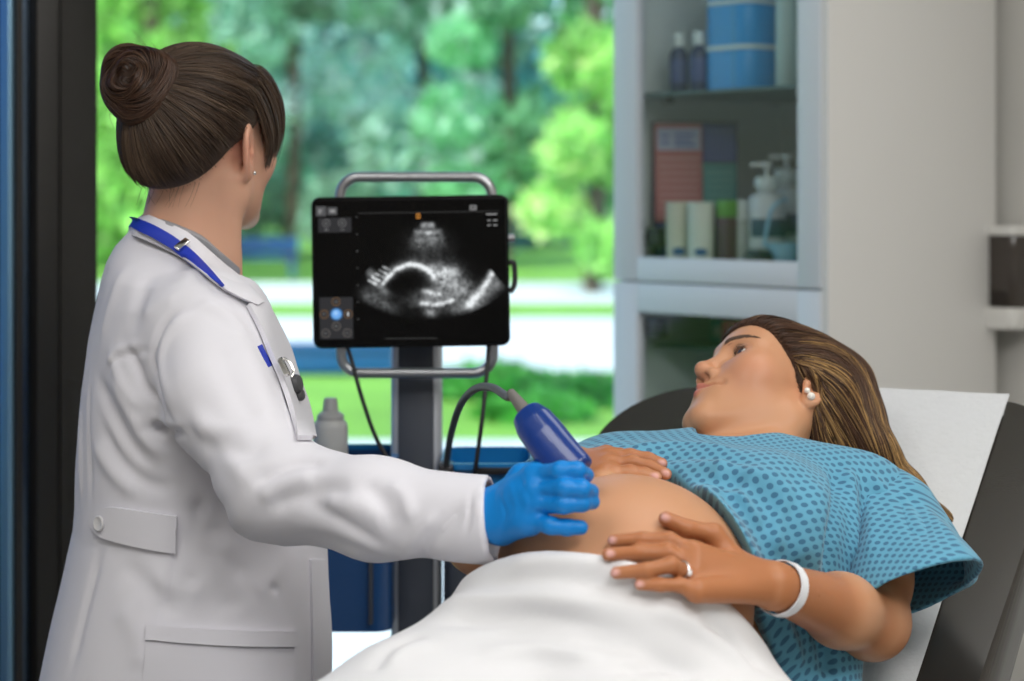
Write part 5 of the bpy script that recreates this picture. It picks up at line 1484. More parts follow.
Vc = folds(Vc, Fc, coat_f, [
    # arm-hole seam and yoke
    ([(190, 304), (166, 320), (156, 342), (154, 364), (162, 399), (182, 432)], .006, -.005), ([(196, 310), (174, 326), (164, 346), (163, 366), (172, 400)], .008, .004),
    ([(108, 374), (117, 358), (130, 353), (153, 350)], .004, -.003), ([(106, 366), (118, 350), (140, 344)], .006, .003),
    # creases behind the arm
    ([(144, 430), (160, 428), (182, 433)], .006, -.016), ([(140, 420), (160, 418), (185, 424)], .008, .006), ([(122, 340), (136, 366), (150, 392), (168, 420)], .008, -.007), ([(110, 352), (124, 384), (145, 412)], .008, .005),
    ([(98, 376), (112, 410), (132, 446), (158, 470)], .010, -.006), ([(110, 372), (126, 404), (148, 440), (176, 462)], .009, .005), ([(100, 420), (120, 460), (150, 484), (180, 486)], .010, -.005), ([(94, 440), (110, 470), (140, 496)], .010, .004),
    ([(210, 470), (200, 510), (182, 560)], .010, -.006),
    # side folds under the arm
    ([(232, 500), (215, 530), (196, 560)], .012, -0.0048), ([(245, 516), (228, 548), (206, 580)], .010, 0.0036), ([(270, 540), (240, 570), (215, 596)], .012, -0.0036), ([(285, 560), (255, 596), (222, 622)], .012, 0.0030), ([(215, 600), (236, 606), (262, 590)], .012, -0.0030),
    ([(182, 520), (174, 570), (160, 640)], .004, -.003), ([(276, 545), (274, 590), (266, 628)], .005, -.004), ([(100, 545), (88, 600), (72, 670)], .008, -.004), ([(120, 560), (150, 590), (165, 620)], .014, -.004), ([(118, 600), (140, 640), (140, 675)], .016, .004),
    ([(84, 400), (82, 450), (80, 505)], .007, .003), ([(92, 380), (90, 440), (90, 500)], .006, -.003),
    # upper sleeve
    ([(196, 300), (224, 312), (250, 340)], .010, .004), ([(200, 440), (240, 452), (275, 440)], .012, -.005), ([(190, 420), (232, 430), (280, 412)], .012, .004),
    ([(186, 400), (206, 430), (236, 466), (255, 490)], .012, .004), ([(250, 488), (270, 475), (300, 462), (328, 464)], .010, -.006),
    ([(256, 500), (284, 484), (318, 476)], .012, .005), ([(264, 512), (290, 498), (322, 490), (356, 494)], .011, -.006),
    # forearm
    ([(300, 500), (340, 520), (390, 548)], .010, -.005), ([(320, 500), (360, 506), (396, 526)], .012, .004), ([(362, 480), (380, 500), (396, 530)], .010, -.004), ([(388, 480), (404, 496), (414, 524)], .009, .004),
    ([(420, 560), (440, 530), (470, 500)], .010, -.005), ([(400, 560), (418, 536), (440, 510)], .010, .004), ([(472, 488), (468, 525), (462, 562)], .003, -.003), ([(300, 540), (350, 548), (400, 566)], .012, -.004),
])
Vc = folds(Vc, Fc, coat_f, [([(130, 262), (112, 300), (100, 345)], .012, .003), ([(150, 268), (140, 300), (134, 335)], .014, -.003), ([(180, 300), (160, 300), (140, 316)], .012, .002),
    ([(92, 330), (88, 370), (86, 400)], .010, -.003), ([(230, 330), (258, 372), (276, 420)], .016, .003), ([(214, 340), (236, 390), (262, 430)], .014, -.003), ([(150, 570), (180, 590), (210, 584)], .012, .004), ([(200, 570), (176, 600), (168, 622)], .012, -.004)])
coat = np_obj('lab_coat', Vc, Fc, M_coat, doc)
from mathutils.bvhtree import BVHTree
BV = BVHTree.FromPolygons([Vector(v) for v in Vc], [tuple(int(i) for i in f) for f in Fc])
EYE = Vector((0, 0, ZC))
def ray(bv, x, y, Yd=2.45):
    d = (PV(x, y, 1.0) - EYE).normalized(); loc, n, i, dist = bv.ray_cast(EYE, d)
    if loc is None:
        loc, n, i, dist = bv.find_nearest(PV(x, y, Yd))
    if n.dot(d) > 0: n = -n
    return np.array(loc), np.array(n)
def slab(top, nrm, th):
    """closed thin cloth piece from a grid of points and normals"""
    top = np.asarray(top, float); R, C = top.shape[:2]; bot = top - np.asarray(nrm) * th
    V = np.vstack([top.reshape(-1, 3), bot.reshape(-1, 3)]); n = R * C; F = []
    for i in range(R - 1):
        for j in range(C - 1):
            a = i * C + j; F += [(a, a + 1, a + C + 1, a + C), (a + n, a + C + n, a + C + 1 + n, a + 1 + n)]
    for i in range(R - 1):
        a = i * C; F.append((a, a + C, a + C + n, a + n)); a += C - 1; F.append((a, a + n, a + C + n, a + C))
    for j in range(C - 1):
        a = j; F.append((a, a + n, a + 1 + n, a + 1)); a = (R - 1) * C + j; F.append((a, a + 1, a + 1 + n, a + n))
    return V, np.array(F)
def patch(name, edgeA, edgeB, m, parent, off=.003, th=.006, nc=24, nr=8, bv=None, Yd=2.45):
    """cloth piece lying on the coat between two picture lines"""
    bv = bv or BV
    A = spline([(x, y, 0) for x, y in edgeA], nc)[:, :2]; Bq = spline([(x, y, 0) for x, y in edgeB], nc)[:, :2]
    A = np.stack([np.interp(np.linspace(0, 1, nc), np.linspace(0, 1, len(A)), A[:, k]) for k in (0, 1)], 1); Bq = np.stack([np.interp(np.linspace(0, 1, nc), np.linspace(0, 1, len(Bq)), Bq[:, k]) for k in (0, 1)], 1)
    T = np.zeros((nr, nc, 3)); Nn = np.zeros((nr, nc, 3))
    for i in range(nr):
        for j in range(nc):
            x, y = A[j] + (Bq[j] - A[j]) * i / (nr - 1); T[i, j], Nn[i, j] = ray(bv, x, y, Yd)
    for _ in range(4):
        T[1:-1] = .5 * T[1:-1] + .25 * (T[:-2] + T[2:]); T[:, 1:-1] = .5 * T[:, 1:-1] + .25 * (T[:, :-2] + T[:, 2:])
    V, F = slab(T + Nn * off, Nn, th); return np_obj(name, V, F, m, parent, angle=45)
# half belt with button, pocket
patch('belt_tab', [(96, 515), (104, 508), (118, 507), (150, 512), (177, 516)], [(93, 524), (100, 534), (112, 540), (150, 549), (174, 553)], M_coat, coat, .006, .008, 30, 8)
c, n = ray(BV, 104, 523); M = frame(x=(0, 0, 1), z=n, o=c + n * .006)
M_btn = mat('coat_button', (.70, .69, .70), .35)
bm = bmesh.new(); lathe(bm, [(0, 0), (.0085, 0), (.0095, .0012), (.0095, .0026), (.0082, .0034), (.0060, .0024), (0, .0022)], M, 24); obj('button', bm, M_btn, coat)
patch('pocket', [(148, 627), (200, 630), (250, 632), (292, 633)], [(140, 720), (200, 730), (250, 730), (292, 726)], M_coat, coat, .004, .008, 30, 14)
patch('pocket_welt', [(147, 626), (200, 629), (250, 631), (293, 632)], [(146, 640), (200, 644), (250, 646), (293, 646)], M_coat, coat, .0075, .006, 30, 4)
# front edge band
patch('front_facing', [(309, 560), (310, 600), (311, 640), (311, 690)], [(325, 560), (327, 600), (329, 640), (329, 690)], M_coat, coat, .0035, .006, 24, 5)

# ---- body under the coat
NB = P(180, 262, 2.5)
def neck_d(p):
    d = cap(p, dw((0, -.022, -.045)), NB + A3(.0, 0, .0), .050, .058)
    return smin(d, cap(p, dw((.055, -.015, -.035)), NB + DFW * .06 + DRT * .02 - UP * .02, .013, .012), .03)
def dhead(p): return head_sdf(to_local(p, DHR, DHO))
GH = {
 'index': [P(535, 477, 1.985), P(561, 471, 1.952), P(577, 471, 1.949), P(586, 475, 1.966)],
 'middle': [P(537, 490, 1.972), P(565, 488, 1.943), P(582, 489, 1.943), P(591, 492, 1.958)],
 'ring': [P(536, 503, 1.970), P(564, 504.5, 1.943), P(582, 503, 1.945), P(592, 502, 1.958)],
 'little': [P(528, 519, 1.975), P(551, 525.5, 1.950), P(567, 527.5, 1.949), P(581, 527.5, 1.953)],
 'thumb': [P(522, 478, 2.020), P(540, 470, 2.045), P(558, 474, 2.055), P(572, 484, 2.045)],
}
RSG = {'thumb': 1.2, 'index': 1.08, 'middle': 1.1, 'ring': 1.04, 'little': .95}
def glove_f(p):
    d = hand_sdf(p, GH, WRD, RSG, palm_r=.0150, fr=(.0100, .0088, .0082, .0074), wr=.028, kf=.0016)
    d = smin(d, cap(p, P(503, 522, 2.005), GH['little'][0] + A3(0, 0, -.002), .022, .013), .012)
    d = smin(d, cap(p, P(520, 500, 1.992), P(534, 497, 1.978), .018, .014), .012)
    return smin(d, chain(p, [WRD + A3(0, .0, -.002), WRD + unit(ELD - CUF) * .026 + A3(0, 0, -.002)], [.0265, .0255], .01), .012)
def torso_core(p):
    return chain(p, [NB - UP * .02, A3(-.405, 2.5, 1.20), A3(-.405, 2.5, .98)], [.05, .098, .105], .05)
def body_d(p):
    d = smin(torso_core(p), neck_d(p), .05)
    d = smin(d, dhead(p), .02)
    d = smin(d, chain(p, [NB - UP * .05, SHD + A3(0, .02, -.012), ELD, WRD], [.05, .046, .038, .024], .03), .02)
    d = smin(d, chain(p, [NB - UP * .05, SHD2 + A3(0, -.02, -.012), ELD2, WRD2, WRD2 + A3(.02, 0, -.12)], [.05, .046, .038, .024, .020], .03), .02)
    d = smin(d, cap(p, WRD, (GH['middle'][0] + GH['little'][0]) / 2, .018, .010), .01)
    for s_ in (-1, 1):
        hp_ = A3(-.42, 2.5, .92) + DRT * .085 * s_; d = smin(d, chain(p, [hp_, hp_ + A3(.01, 0, -.42), hp_ + A3(0, 0, -.82), hp_ + A3(.11, .03, -.885)], [.085, .052, .036, .028], .03), .04)
    return d
def dcols(V):
    c = np.tile(A3(.64, .36, .245), (len(V), 1)); q = to_local(V, DHR, DHO); qa = q.copy(); qa[:, 0] = np.abs(qa[:, 0])
    b = (gauss(qa, (.078, -.014, .004), .026) * .8)[:, None]; c = c * (1 - b * .6) + b * .6 * A3(.58, .20, .14)
    b = (gauss(qa, (.046, .062, -.022), .035) * .5)[:, None]; c = c * (1 - b * .5) + b * .5 * A3(.60, .25, .18)
    lips = np.minimum(cap(qa, (0, .1005, -.0478), (.022, .085, -.053), .0055, .0028), cap(qa, (0, .0980, -.0588), (.020, .086, -.0555), .0065, .0030))
    l = np.clip(1 - lips / .0016, 0, 1)[:, None]; c = c * (1 - l * .7) + l * .7 * A3(.48, .17, .15)
    return np.clip(c * (1 + .04 * waves(V, 60, 5))[:, None], 0, 1)
M_skin_d = mat('clinician_skin', (.6, .36, .26), .45, attr='Col', sss=.12, sss_rad=(.010, .0035, .0018), bump=(420, .12, .0006), spec=.4)
Vd, Fd = mesh_sdf(body_d, A3(-.72, 1.90, .0), A3(.06, 2.80, 1.66), .006)
HD = dw((0, .01, 0))
Vd, Fd = cut_faces(Vd, Fd, lambda c: ~near(c, HD, .158)); Vd, Fd = largest(Vd, Fd)
fh = lambda p: smin(smin(torso_core(p), neck_d(p), .05), dhead(p), .02)
Vh, Fh = mesh_sdf(fh, HD - .165, HD + .165, .0016); Vh, Fh = cut_faces(Vh, Fh, lambda q: near(q, HD, .152)); Vh, Fh = largest(Vh, Fh); Vh = relax(Vh, Fh, 1, .4)
bmd = weld([(Vd, Fd), (Vh, Fh)], [dw((0, -.03, -.15))]); body_mesh('body', bmd, dcols, M_skin_d, doc)
for sx in (-1, 1): eye(DHR, DHO, sx, doc, (0, 1, -.1))
M_browd = mat('clinician_brow', (.05, .03, .02), .7); brows_lashes(DHR, DHO, dhead, doc, M_browd, M_lash)
M_silv = mat('silver_jewel', (.75, .74, .72), .2, 1.0)
for sx in (-1, 1):
    earring(DHR, DHO, sx, doc, -.005, -.027, .0026, M_silv, .0825)
# trousers and shoes
M_trou = mat('dark_trousers', (.03, .035, .05), .8); M_shoe = mat('black_shoes', (.02, .02, .02), .5)
def trou(p):
    d = ell(p, (-.42, 2.5, .92), (.14, .15, .13))
    for s_ in (-1, 1):
        hp_ = A3(-.42, 2.5, .90) + DRT * .085 * s_; d = smin(d, chain(p, [hp_, hp_ + A3(.01, 0, -.42), hp_ + A3(0, 0, -.80)], [.098, .072, .062], .03), .04)
    return np.maximum(d, .08 - p[:, 2])
Vt, Ft = mesh_sdf(trou, A3(-.66, 2.28, .04), A3(-.18, 2.72, 1.08), .008); np_obj('trousers', Vt, Ft, M_trou, doc)
for s_ in (-1, 1):
    a = A3(-.42, 2.5, .0) + DRT * .085 * s_
    def shoe(p): return np.maximum(smin(cap(p, a + A3(-.03, -.01, .05), a + A3(-.03, -.01, .10), .045, .045), cap(p, a + A3(-.03, -.01, .04), a + A3(.16, .04, .03), .045, .040), .03), .002 - p[:, 2])
    Vt, Ft = mesh_sdf(shoe, a + A3(-.12, -.10, -.01), a + A3(.26, .14, .18), .005); np_obj('shoe', Vt, Ft, M_shoe, doc)
# glove
M_glove = mat('nitrile_glove', (.0, .205, .60), .42, bump=(160, .25, .0012), spec=.45)
ptsG = np.vstack(list(GH.values()) + [WRD, WRD + unit(ELD - CUF) * .03])
Vg_, Fg_ = mesh_sdf(glove_f, ptsG.min(0) - .045, ptsG.max(0) + .045, .0015); Vg_, Fg_ = largest(Vg_, Fg_); Vg_ = relax(Vg_, Fg_, 1, .4)
N = vnormals(Vg_, Fg_); Vg_ = Vg_ + N * (waves(Vg_, 190, 8) * .0005)[:, None]
Vg_ = folds(Vg_, Fg_, glove_f, [([(520, 478), (530, 500), (526, 525)], .004, -.0012), ([(510, 480), (516, 505), (512, 530)], .004, .001), ([(500, 490), (505, 515), (500, 538)], .003, -.0012), ([(536, 482), (552, 480)], .003, -.001), ([(538, 496), (556, 496)], .003, -.0012), ([(534, 512), (552, 513)], .003, -.001)], 1.7, 2.4)
np_obj('glove', Vg_, Fg_, M_glove, doc)
# ---- shirt collar, coat collar, lapel, lanyard
BVN = BVHTree.FromPolygons([Vector(v) for v in np.vstack([Vd, Vh])], [tuple(int(i) for i in f) for f in np.vstack([Fd, Fh + len(Vd)])])
def over(x, y, Yd, bv=None):
    p = P(x, y, Yd); l, n = ray(bv or BV, x, y, Yd); return l + n * .004 if abs(CX + l[0] * FPX / l[1] - x) < 1.5 and l[1] < Yd + .003 else p
def ring_strip(name, up_px, lo_px, m, parent, up_off, lo_off, th, upY=None, nr=5, n=40, mirror=True, lo_bv=None):
    U = [over(x, y, Yd) if Yd else (lambda t: t[0] + t[1] * up_off)(ray(BVN, x, y, 2.45)) for x, y, Yd in up_px]
    Lo = [P(x, y, Yd) if Yd else (lambda t: t[0] + t[1] * lo_off)(ray(lo_bv or BV, x, y, 2.45)) for x, y, Yd in lo_px]
    U, Lo = np.array(U), np.array(Lo)
    if mirror: U = np.vstack([U[::-1], refl(U)]); Lo = np.vstack([Lo[::-1], refl(Lo)])
    def rs(q):
        q = spline(q, n * 3); s = np.concatenate([[0], np.cumsum(np.linalg.norm(np.diff(q, axis=0), axis=1))]); s /= s[-1]
        return np.stack([np.interp(np.linspace(0, 1, n), s, q[:, k]) for k in range(3)], 1)
    U, Lo = rs(U), rs(Lo)
    t = np.linspace(0, 1, nr)[:, None, None]
    axis = NB; G = U[None] * (1 - t) + Lo[None] * t
    out = G - A3(-.425, 2.5, 0); out[..., 2] = .35 * np.linalg.norm(out[..., :2], axis=-1); out /= np.linalg.norm(out, axis=-1)[..., None]
    G = G + out * (.006 * np.sin(np.pi * t))
    V, F = slab(G, out, th); np_obj(name, V, F, m, parent, angle=50); return V, F
M_shirt = mat('grey_shirt', (.30, .30, .32), .85)
ring_strip('shirt_collar', [(146, 212, 2.49), (166, 220, 0), (184, 227, 0), (202, 236, 0), (217, 250, 0), (230, 262, 0)], [(146, 222, 2.485), (166, 230, 0), (184, 238, 0), (203, 250, 0), (219, 264, 0), (236, 276, 0)], M_shirt, doc, .003, .006, .003, lo_bv=BVN)
VC_, FC_ = ring_strip('coat_collar', [(143, 211, 2.485), (150, 215, 2.452), (166, 222, 2.432), (188, 232, 2.425), (205, 246, 2.428), (223, 262, 2.435), (237, 273, 2.44), (251, 290, 2.44), (262, 303, 2.44)],
           [(131, 236, 2.475), (138, 241, 0), (155, 249, 0), (183, 264, 0), (203, 279, 0), (218, 291, 0), (229, 298, 0), (240, 304, 0), (252, 309, 0)], M_coat, coat, .004, .010, .005)
def lap_strip(name, A, Bq, m, parent, th=.005, n=30, nr=6, bow=.006):
    A = spline([P(*a) for a in A], n * 2); Bq = spline([P(*a) for a in Bq], n * 2)
    A = np.stack([np.interp(np.linspace(0, 1, n), np.linspace(0, 1, len(A)), A[:, k]) for k in range(3)], 1); Bq = np.stack([np.interp(np.linspace(0, 1, n), np.linspace(0, 1, len(Bq)), Bq[:, k]) for k in range(3)], 1)
    t = np.linspace(0, 1, nr)[:, None, None]; G = A[None] * (1 - t) + Bq[None] * t
    nn = np.cross(np.gradient(G, axis=1), np.gradient(G, axis=0)); nn /= np.linalg.norm(nn, axis=-1)[..., None] + 1e-9
    if (nn[..., 1].mean() > 0): nn = -nn
    V, F = slab(G + nn * bow * np.sin(np.pi * t), nn, th); return np_obj(name, V, F, m, parent, angle=50)
patch('lapel', [(262, 304), (272, 322), (286, 350), (298, 380), (307, 418), (311, 442)], [(245, 307), (257, 330), (267, 356), (279, 384), (290, 418), (297, 442)], M_coat, coat, .008, .006, 30, 7)
# lanyard
M_lan = mat('royal_blue_webbing', (.010, .035, .42), .6, bump=(600, .4, .001))
lan = thing('lanyard', P(225, 290, 2.40), 'royal blue lanyard around the clinician collar with a dark badge reel', 'lanyard')
BVC = BVHTree.FromPolygons([Vector(v) for v in VC_], [tuple(int(i) for i in f) for f in FC_])
BVC2 = BVHTree.FromPolygons([Vector(v) for v in np.vstack([VC_, Vc])], [tuple(int(i) for i in f) for f in np.vstack([FC_, Fc + len(VC_)])])
def on_collar(pts):
    q = np.array([(lambda t: t[0] + t[1] * .004)(ray(BVC2, x, y, 2.44)) for x, y in pts]); Y = q[:, 1].copy()
    for _ in range(2): Y[1:-1] = np.minimum(Y[1:-1], (Y[:-2] + Y[2:]) / 2)
    return [P(x, y, yy) for (x, y), yy in zip(pts, Y)]
UPX = [(136, 218), (147, 222), (159, 228), (171, 235), (182, 243), (193, 252), (203, 262), (214, 274), (224, 286)]
LPX = [(132, 227), (141, 232.5), (151, 237), (161, 243), (171, 249), (181, 257), (190, 265), (204, 275.5), (221, 288)]
ua, la = spline([(x, y, 0) for x, y in UPX], 40)[:, :2], spline([(x, y, 0) for x, y in LPX], 40)[:, :2]
T = np.array([on_collar(ua * (1 - k / 4) + la * k / 4) for k in range(5)])
for _ in range(3): T[:, 1:-1] = .5 * T[:, 1:-1] + .25 * (T[:, :-2] + T[:, 2:])
T[1:-1] = .5 * T[1:-1] + .25 * (T[:-2] + T[2:])
G = np.concatenate([T[:, ::-1], refl(T.reshape(-1, 3)).reshape(T.shape)], 1); ou = G - A3(-.425, 2.5, 0); ou[..., 2] = .35 * np.linalg.norm(ou[..., :2], axis=-1); ou /= np.linalg.norm(ou, axis=-1)[..., None]
V, F = slab(G + ou * .003, ou, .0024); np_obj('strap', V, F, M_lan, lan, angle=50)
sl_c, sl_n = ray(BVC2, 182, 249, 2.42); sl_c = sl_c + sl_n * .0085
bm = bmesh.new(); tx_ = unit(P(193, 258, 2.42) - P(172, 243, 2.43)); tx_ = unit(tx_ - sl_n * (tx_ @ sl_n)); M = frame(x=tx_, z=sl_n, o=sl_c); box(bm, (.0085, .020, .004), M, .001); obj('slider', bm, M_silv, lan)
def onc(x, y, off): l, n = ray(BV, x, y, 2.40); return l + n * off
lap_strip('lower_strap', [tuple((x, y, onc(x, y, .014)[1])) for x, y in ((258, 346), (263, 356), (269, 367))], [tuple((x, y, onc(x, y, .014)[1])) for x, y in ((262, 344), (267, 354), (273, 365))], M_lan, lan, .002, 10, 3, 0)
c1, c2, n1_ = onc(268, 364, .016), onc(277, 384, .016), ray(BV, 273, 374)[1]
bm = bmesh.new(); M = frame(x=unit(c2 - c1), z=n1_, o=(c1 + c2) / 2)
prism(bm, rrect(.024, .008, .003), .005, M @ Matrix.Translation((0, 0, -.0025)), .001)
tube_bm(bm, [np.array(M @ Vector(v)) for v in ((-.012, .006, .002), (-.004, .0075, .006), (.008, .0065, .006), (.014, .003, .002))], .0018, 16, 8); obj('clip', bm, M_silv, lan)
M_reel = mat('dark_badge_reel', (.07, .07, .075), .4)
for nm, x, y, k in (('badge_reel', 283.5, 386, 1.0), ('badge_tab', 288, 397, .66)):
    l, n_ = ray(BV, x, y, 2.40); bm = bmesh.new(); M = frame(x=(0, 0, 1), z=n_, o=l + n_ * .016) @ Matrix.Scale(k, 4)
    lathe(bm, [(0, -.004), (.0098, -.004), (.0112, -.002), (.0112, .003), (.0094, .006), (.0056, .007), (0, .0072)], M, 28); obj(nm, bm, M_reel, lan)

# ---- hair
M_hair_d = mat('clinician_hair', (.06, .035, .02), .40, attr='Col', spec=.35)
def dcap(p):
    q = to_local(p, DHR, DHO); qa = q.copy(); qa[:, 0] = np.abs(qa[:, 0])
    c = ell(qa, (0, -.014, .040), (.0815, .102, .090)); c = smin(c, ell(qa, (0, -.045, .0), (.066, .066, .062)), .03)
    c = smin(c, ell(qa, (0, .048, .058), (.060, .048, .046)), .03)
    return smax(c, (.024 + .80 * q[:, 1] + .014 * np.exp(-((q[:, 1] + .045) / .03) ** 2) - q[:, 2]) * .75, .007)
Vk, Fk = mesh_sdf(dcap, DHO - A3(.17, .17, .14), DHO + A3(.17, .17, .17), .003); Vk, Fk = largest(Vk, Fk)
hd_ = np_obj('hair', Vk, Fk, M_hair_d, doc, col=np.tile(A3(.035, .021, .014), (len(Vk), 1)))
BUN = P(141, 87, 2.415); BAX = unit(DHR @ unit([0, -.88, .47]))
def flow_d(p):
    f = BUN - p; return f / np.linalg.norm(f, axis=1)[:, None]
rd_ = np.random.default_rng(12)
sd = Vk[rd_.integers(0, len(Vk), 5200)]
q = to_local(sd, DHR, DHO)
def dcap_s(p):
    q = to_local(p, DHR, DHO); qa = q.copy(); qa[:, 0] = np.abs(qa[:, 0])
    c = ell(qa, (0, -.014, .040), (.0815, .102, .090)); c = smin(c, ell(qa, (0, -.045, .0), (.066, .066, .062)), .03)
    return smin(c, ell(qa, (0, .048, .058), (.060, .048, .046)), .03)
sd = sd[(q[:, 2] > .026 + .8 * q[:, 1] + .014 * np.exp(-((q[:, 1] + .045) / .03) ** 2) + .010 * (q[:, 1] > -.02))]
SD = strands(dcap_s, sd, flow_d, 14, .007, .0008, rd_, .05)
lf_ = rd_.uniform(-.0003, .0028, len(SD)); Ng = grad(dcap_s, SD.reshape(-1, 3), .003).reshape(SD.shape); SD = SD + Ng * lf_[:, None, None]
def hair_col(n, r, hl, lo=A3(.045, .027, .017), hi=A3(.17, .115, .075)):
    c = lo[None] * r.uniform(.5, 1.6, (n, 1)); h = np.clip(hl, 0, 1)[:, None]; return c * (1 - h) + hi[None] * h * r.uniform(.6, 1.1, (n, 1))
key = .5 + .5 * np.sin(SD[:, 0] @ A3(60, 30, 140)) ; cs2 = hair_col(len(SD), rd_, np.clip((key - .70) / .3, 0, 1) * rd_.uniform(0, .8, len(SD)))
rad = np.concatenate([np.linspace(.0002, .00065, 4), np.full(SD.shape[1] - 7, .00065), np.linspace(.0006, .0004, 3)])
V, F = tubes_np(list(SD), [rad] * len(SD), 4); np_obj('hair_strands', V, F, M_hair_d, doc, col=np.repeat(cs2, len(V) // len(SD), 0))
# fringe swept over the forehead
FG = [[(236, 68, 2.48), (256, 74, 2.52), (270, 92, 2.53), (278, 118, 2.535), (276, 142, 2.53), (268, 172, 2.525)],
      [(240, 66, 2.51), (264, 68, 2.535), (279, 90, 2.55), (284, 114, 2.555), (281, 140, 2.55), (271, 168, 2.545)],
      [(238, 78, 2.49), (254, 86, 2.475), (265, 104, 2.49), (271, 128, 2.50), (271, 150, 2.505), (265, 178, 2.505)],
      [(232, 82, 2.44), (248, 94, 2.445), (258, 112, 2.46), (265, 132, 2.475), (268, 150, 2.485), (265, 170, 2.49)]]
FGp = np.array([[P(*v) for v in g] for g in FG]); cur = []
for k in range(520):
    w_ = rd_.dirichlet([.7] * 4); g = np.tensordot(w_, FGp, 1); ln = rd_.uniform(.72, 1.0)
    c = spline(g, 20); c = c[:max(6, int(len(c) * ln))] + rd_.normal(size=3) * .0022; cur.append(np.stack([np.interp(np.linspace(0, 1, 18), np.linspace(0, 1, len(c)), c[:, i]) for i in range(3)], 1))
V, F = tubes_np(cur, [np.concatenate([np.full(12, .0008), np.linspace(.0008, .0002, 6)])] * len(cur), 4)
np_obj('fringe', V, F, M_hair_d, doc, col=np.repeat(hair_col(len(cur), rd_, rd_.uniform(-.6, .5, len(cur))), len(V) // len(cur), 0))
# bun
bu = unit(np.cross(BAX, UP)); bv_ = np.cross(BAX, bu)
def bun_f(p):
    r = p - BUN; q = np.stack([r @ bu, r @ bv_, r @ BAX], 1)
    d = ell(q, (0, 0, .0), (.0480, .0455, .034)); d = smin(d, ell(q, (.016, -.024, .002), (.034, .028, .028)), .008)
    a = np.arctan2(q[:, 1], q[:, 0]); rr = np.hypot(q[:, 0], q[:, 1])
    return d + .0028 * np.sin(3 * a + rr * 120) * np.clip(rr / .02, 0, 1)
Vu, Fu = mesh_sdf(bun_f, BUN - .075, BUN + .075, .0025); Vu, Fu = largest(Vu, Fu)
bun = np_obj('hair_bun', Vu, Fu, M_hair_d, doc, col=np.tile(A3(.032, .018, .012), (len(Vu), 1)))
def flow_b(p):
    r = p - BUN; rad_ = r - (r @ BAX)[:, None] * BAX; t = np.cross(BAX, rad_); f = t + rad_ * .35 * np.sin(9 * np.linalg.norm(rad_, axis=1) / .045 * 1.0)[:, None]
    return f / (np.linalg.norm(f, axis=1)[:, None] + 1e-6)
sb = Vu[rd_.integers(0, len(Vu), 1500)]
SB_ = strands(bun_f, sb, flow_b, 16, .0055, .0008, rd_, .10)
lf_ = rd_.uniform(0, .003, len(SB_)); Ng = grad(bun_f, SB_.reshape(-1, 3), .003).reshape(SB_.shape); SB_ = SB_ + Ng * lf_[:, None, None]
V, F = tubes_np(list(SB_), [np.concatenate([np.linspace(.0002, .0008, 4), np.full(SB_.shape[1] - 8, .0008), np.linspace(.0008, .0002, 4)])] * len(SB_), 4)
np_obj('bun_strands', V, F, M_hair_d, bun, col=np.repeat(hair_col(len(SB_), rd_, rd_.uniform(-1.2, .45, len(SB_)), A3(.045, .022, .013), A3(.15, .085, .05)), len(V) // len(SB_), 0))
# loose wisps
cur = []
for k in range(26):
    a = rd_.uniform(0, 6.28); s_ = BUN + (bu * math.cos(a) + bv_ * math.sin(a)) * .04; d = unit(s_ - BUN + rd_.normal(size=3) * .02)
    cur.append(spline([s_, s_ + d * .012 + BAX * .004, s_ + d * .018 + rd_.normal(size=3) * .010 + np.cross(BAX, d) * .015], 10))
for k in range(14):
    s_ = dw((rd_.uniform(-.04, .06), -.075 + rd_.uniform(-.01, .01), -.035)); cur.append(spline([s_, s_ + A3(0, -.003, -.015) - DHR[:, 1] * .008, s_ + A3(rd_.normal() * .006, -.004, -.03) - DHR[:, 1] * .012], 10))
V, F = tubes_np(cur, [np.linspace(.00035, .0001, len(c)) for c in cur], 4); np_obj('stray_hair', V, F, M_hair_d, doc, col=np.tile(A3(.10, .06, .035), (len(V), 1)))

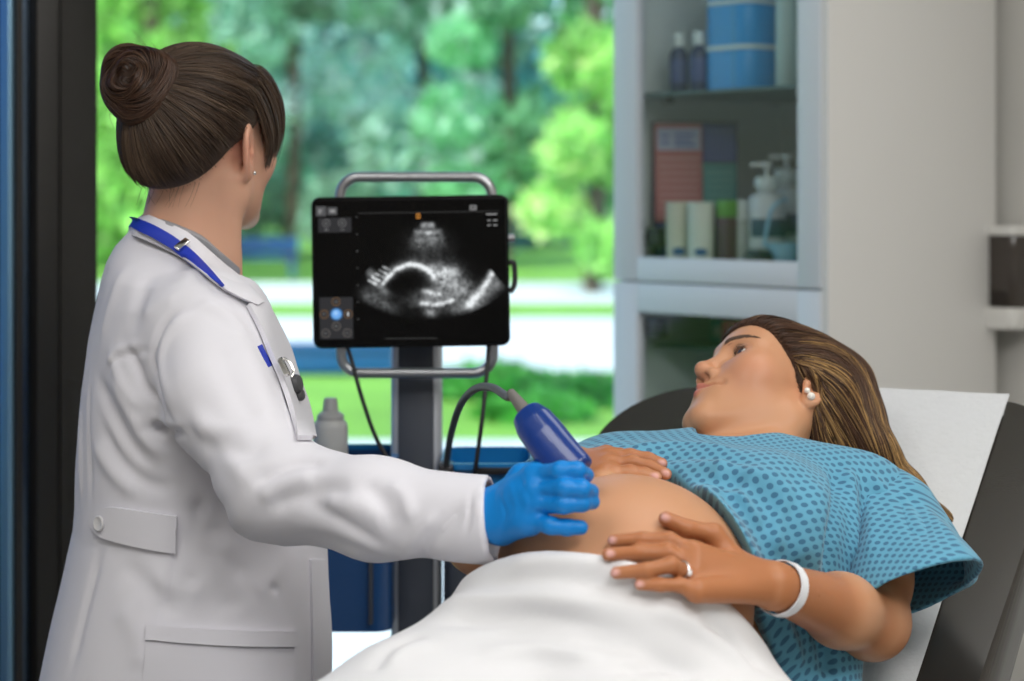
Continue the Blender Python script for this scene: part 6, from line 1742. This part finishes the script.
# ================================================================ probe held by the glove
M_probe = mat('probe_blue_plastic', (.004, .035, .21), .28, coat=.4)
M_probe_d = mat('probe_dark_seam', (.006, .012, .06), .4); M_cable = mat('cable_grey', (.09, .09, .085), .5); M_relief = mat('strain_relief_grey', (.16, .15, .14), .55)
PT, PE = P(525, 411, 2.065), P(575, 476, 2.005)
pax = unit(PE - PT); psx = unit(np.cross(pax, A3(0, 1, 0))); psy = np.cross(pax, psx); Lp = np.linalg.norm(PE - PT)
prb = thing('ultrasound_probe', PE, 'dark blue handheld ultrasound probe pressed on the belly by the gloved hand', 'probe')
def probe_f(p):
    r = p - PT; t = r @ pax / Lp; x = r @ psx; y = r @ psy
    a = np.interp(t, [0, .06, .2, .42, .62, .8, 1.0], [.0120, .0170, .0212, .0228, .0228, .0232, .024]); b = np.interp(t, [0, .06, .2, .42, .62, .8, 1.0], [.0100, .0135, .0165, .0175, .0165, .0150, .0130])
    d = ((np.abs(x / a) ** 2.6 + np.abs(y / b) ** 2.6) ** (1 / 2.6) - 1) * b
    return smax(d, np.maximum(-t, t - 1) * Lp, .006)
Vp_, Fp_ = mesh_sdf(probe_f, np.minimum(PT, PE) - .05, np.maximum(PT, PE) + .05, .0016); Vp_, Fp_ = largest(Vp_, Fp_); np_obj('body', Vp_, Fp_, M_probe, prb)
M = frame(x=psx, z=pax, o=PT)
bm = bmesh.new(); bmesh.ops.create_uvsphere(bm, u_segments=16, v_segments=8, radius=.0022, matrix=frame(x=psx, z=pax, o=PT + pax * .022 - psy * .0145)); obj('marker_dot', bm, M_cap, prb)
tail = -pax
tube_obj('strain_relief', [PT + pax * .004, PT + tail * .016, PT + tail * .030], [.0078, .0062, .0046], M_relief, prb, 12, 12)
tube_obj('cable', [PT + tail * .028, P(508, 397, 2.12), P(492, 387.5, 2.2), P(475, 389, 2.32), P(461, 404, 2.48), P(452, 430, 2.62), P(447.5, 455, 2.74), P(446, 472, 2.80)], .0046, M_cable, prb, 70, 10)
bpy.context.view_layer.update()
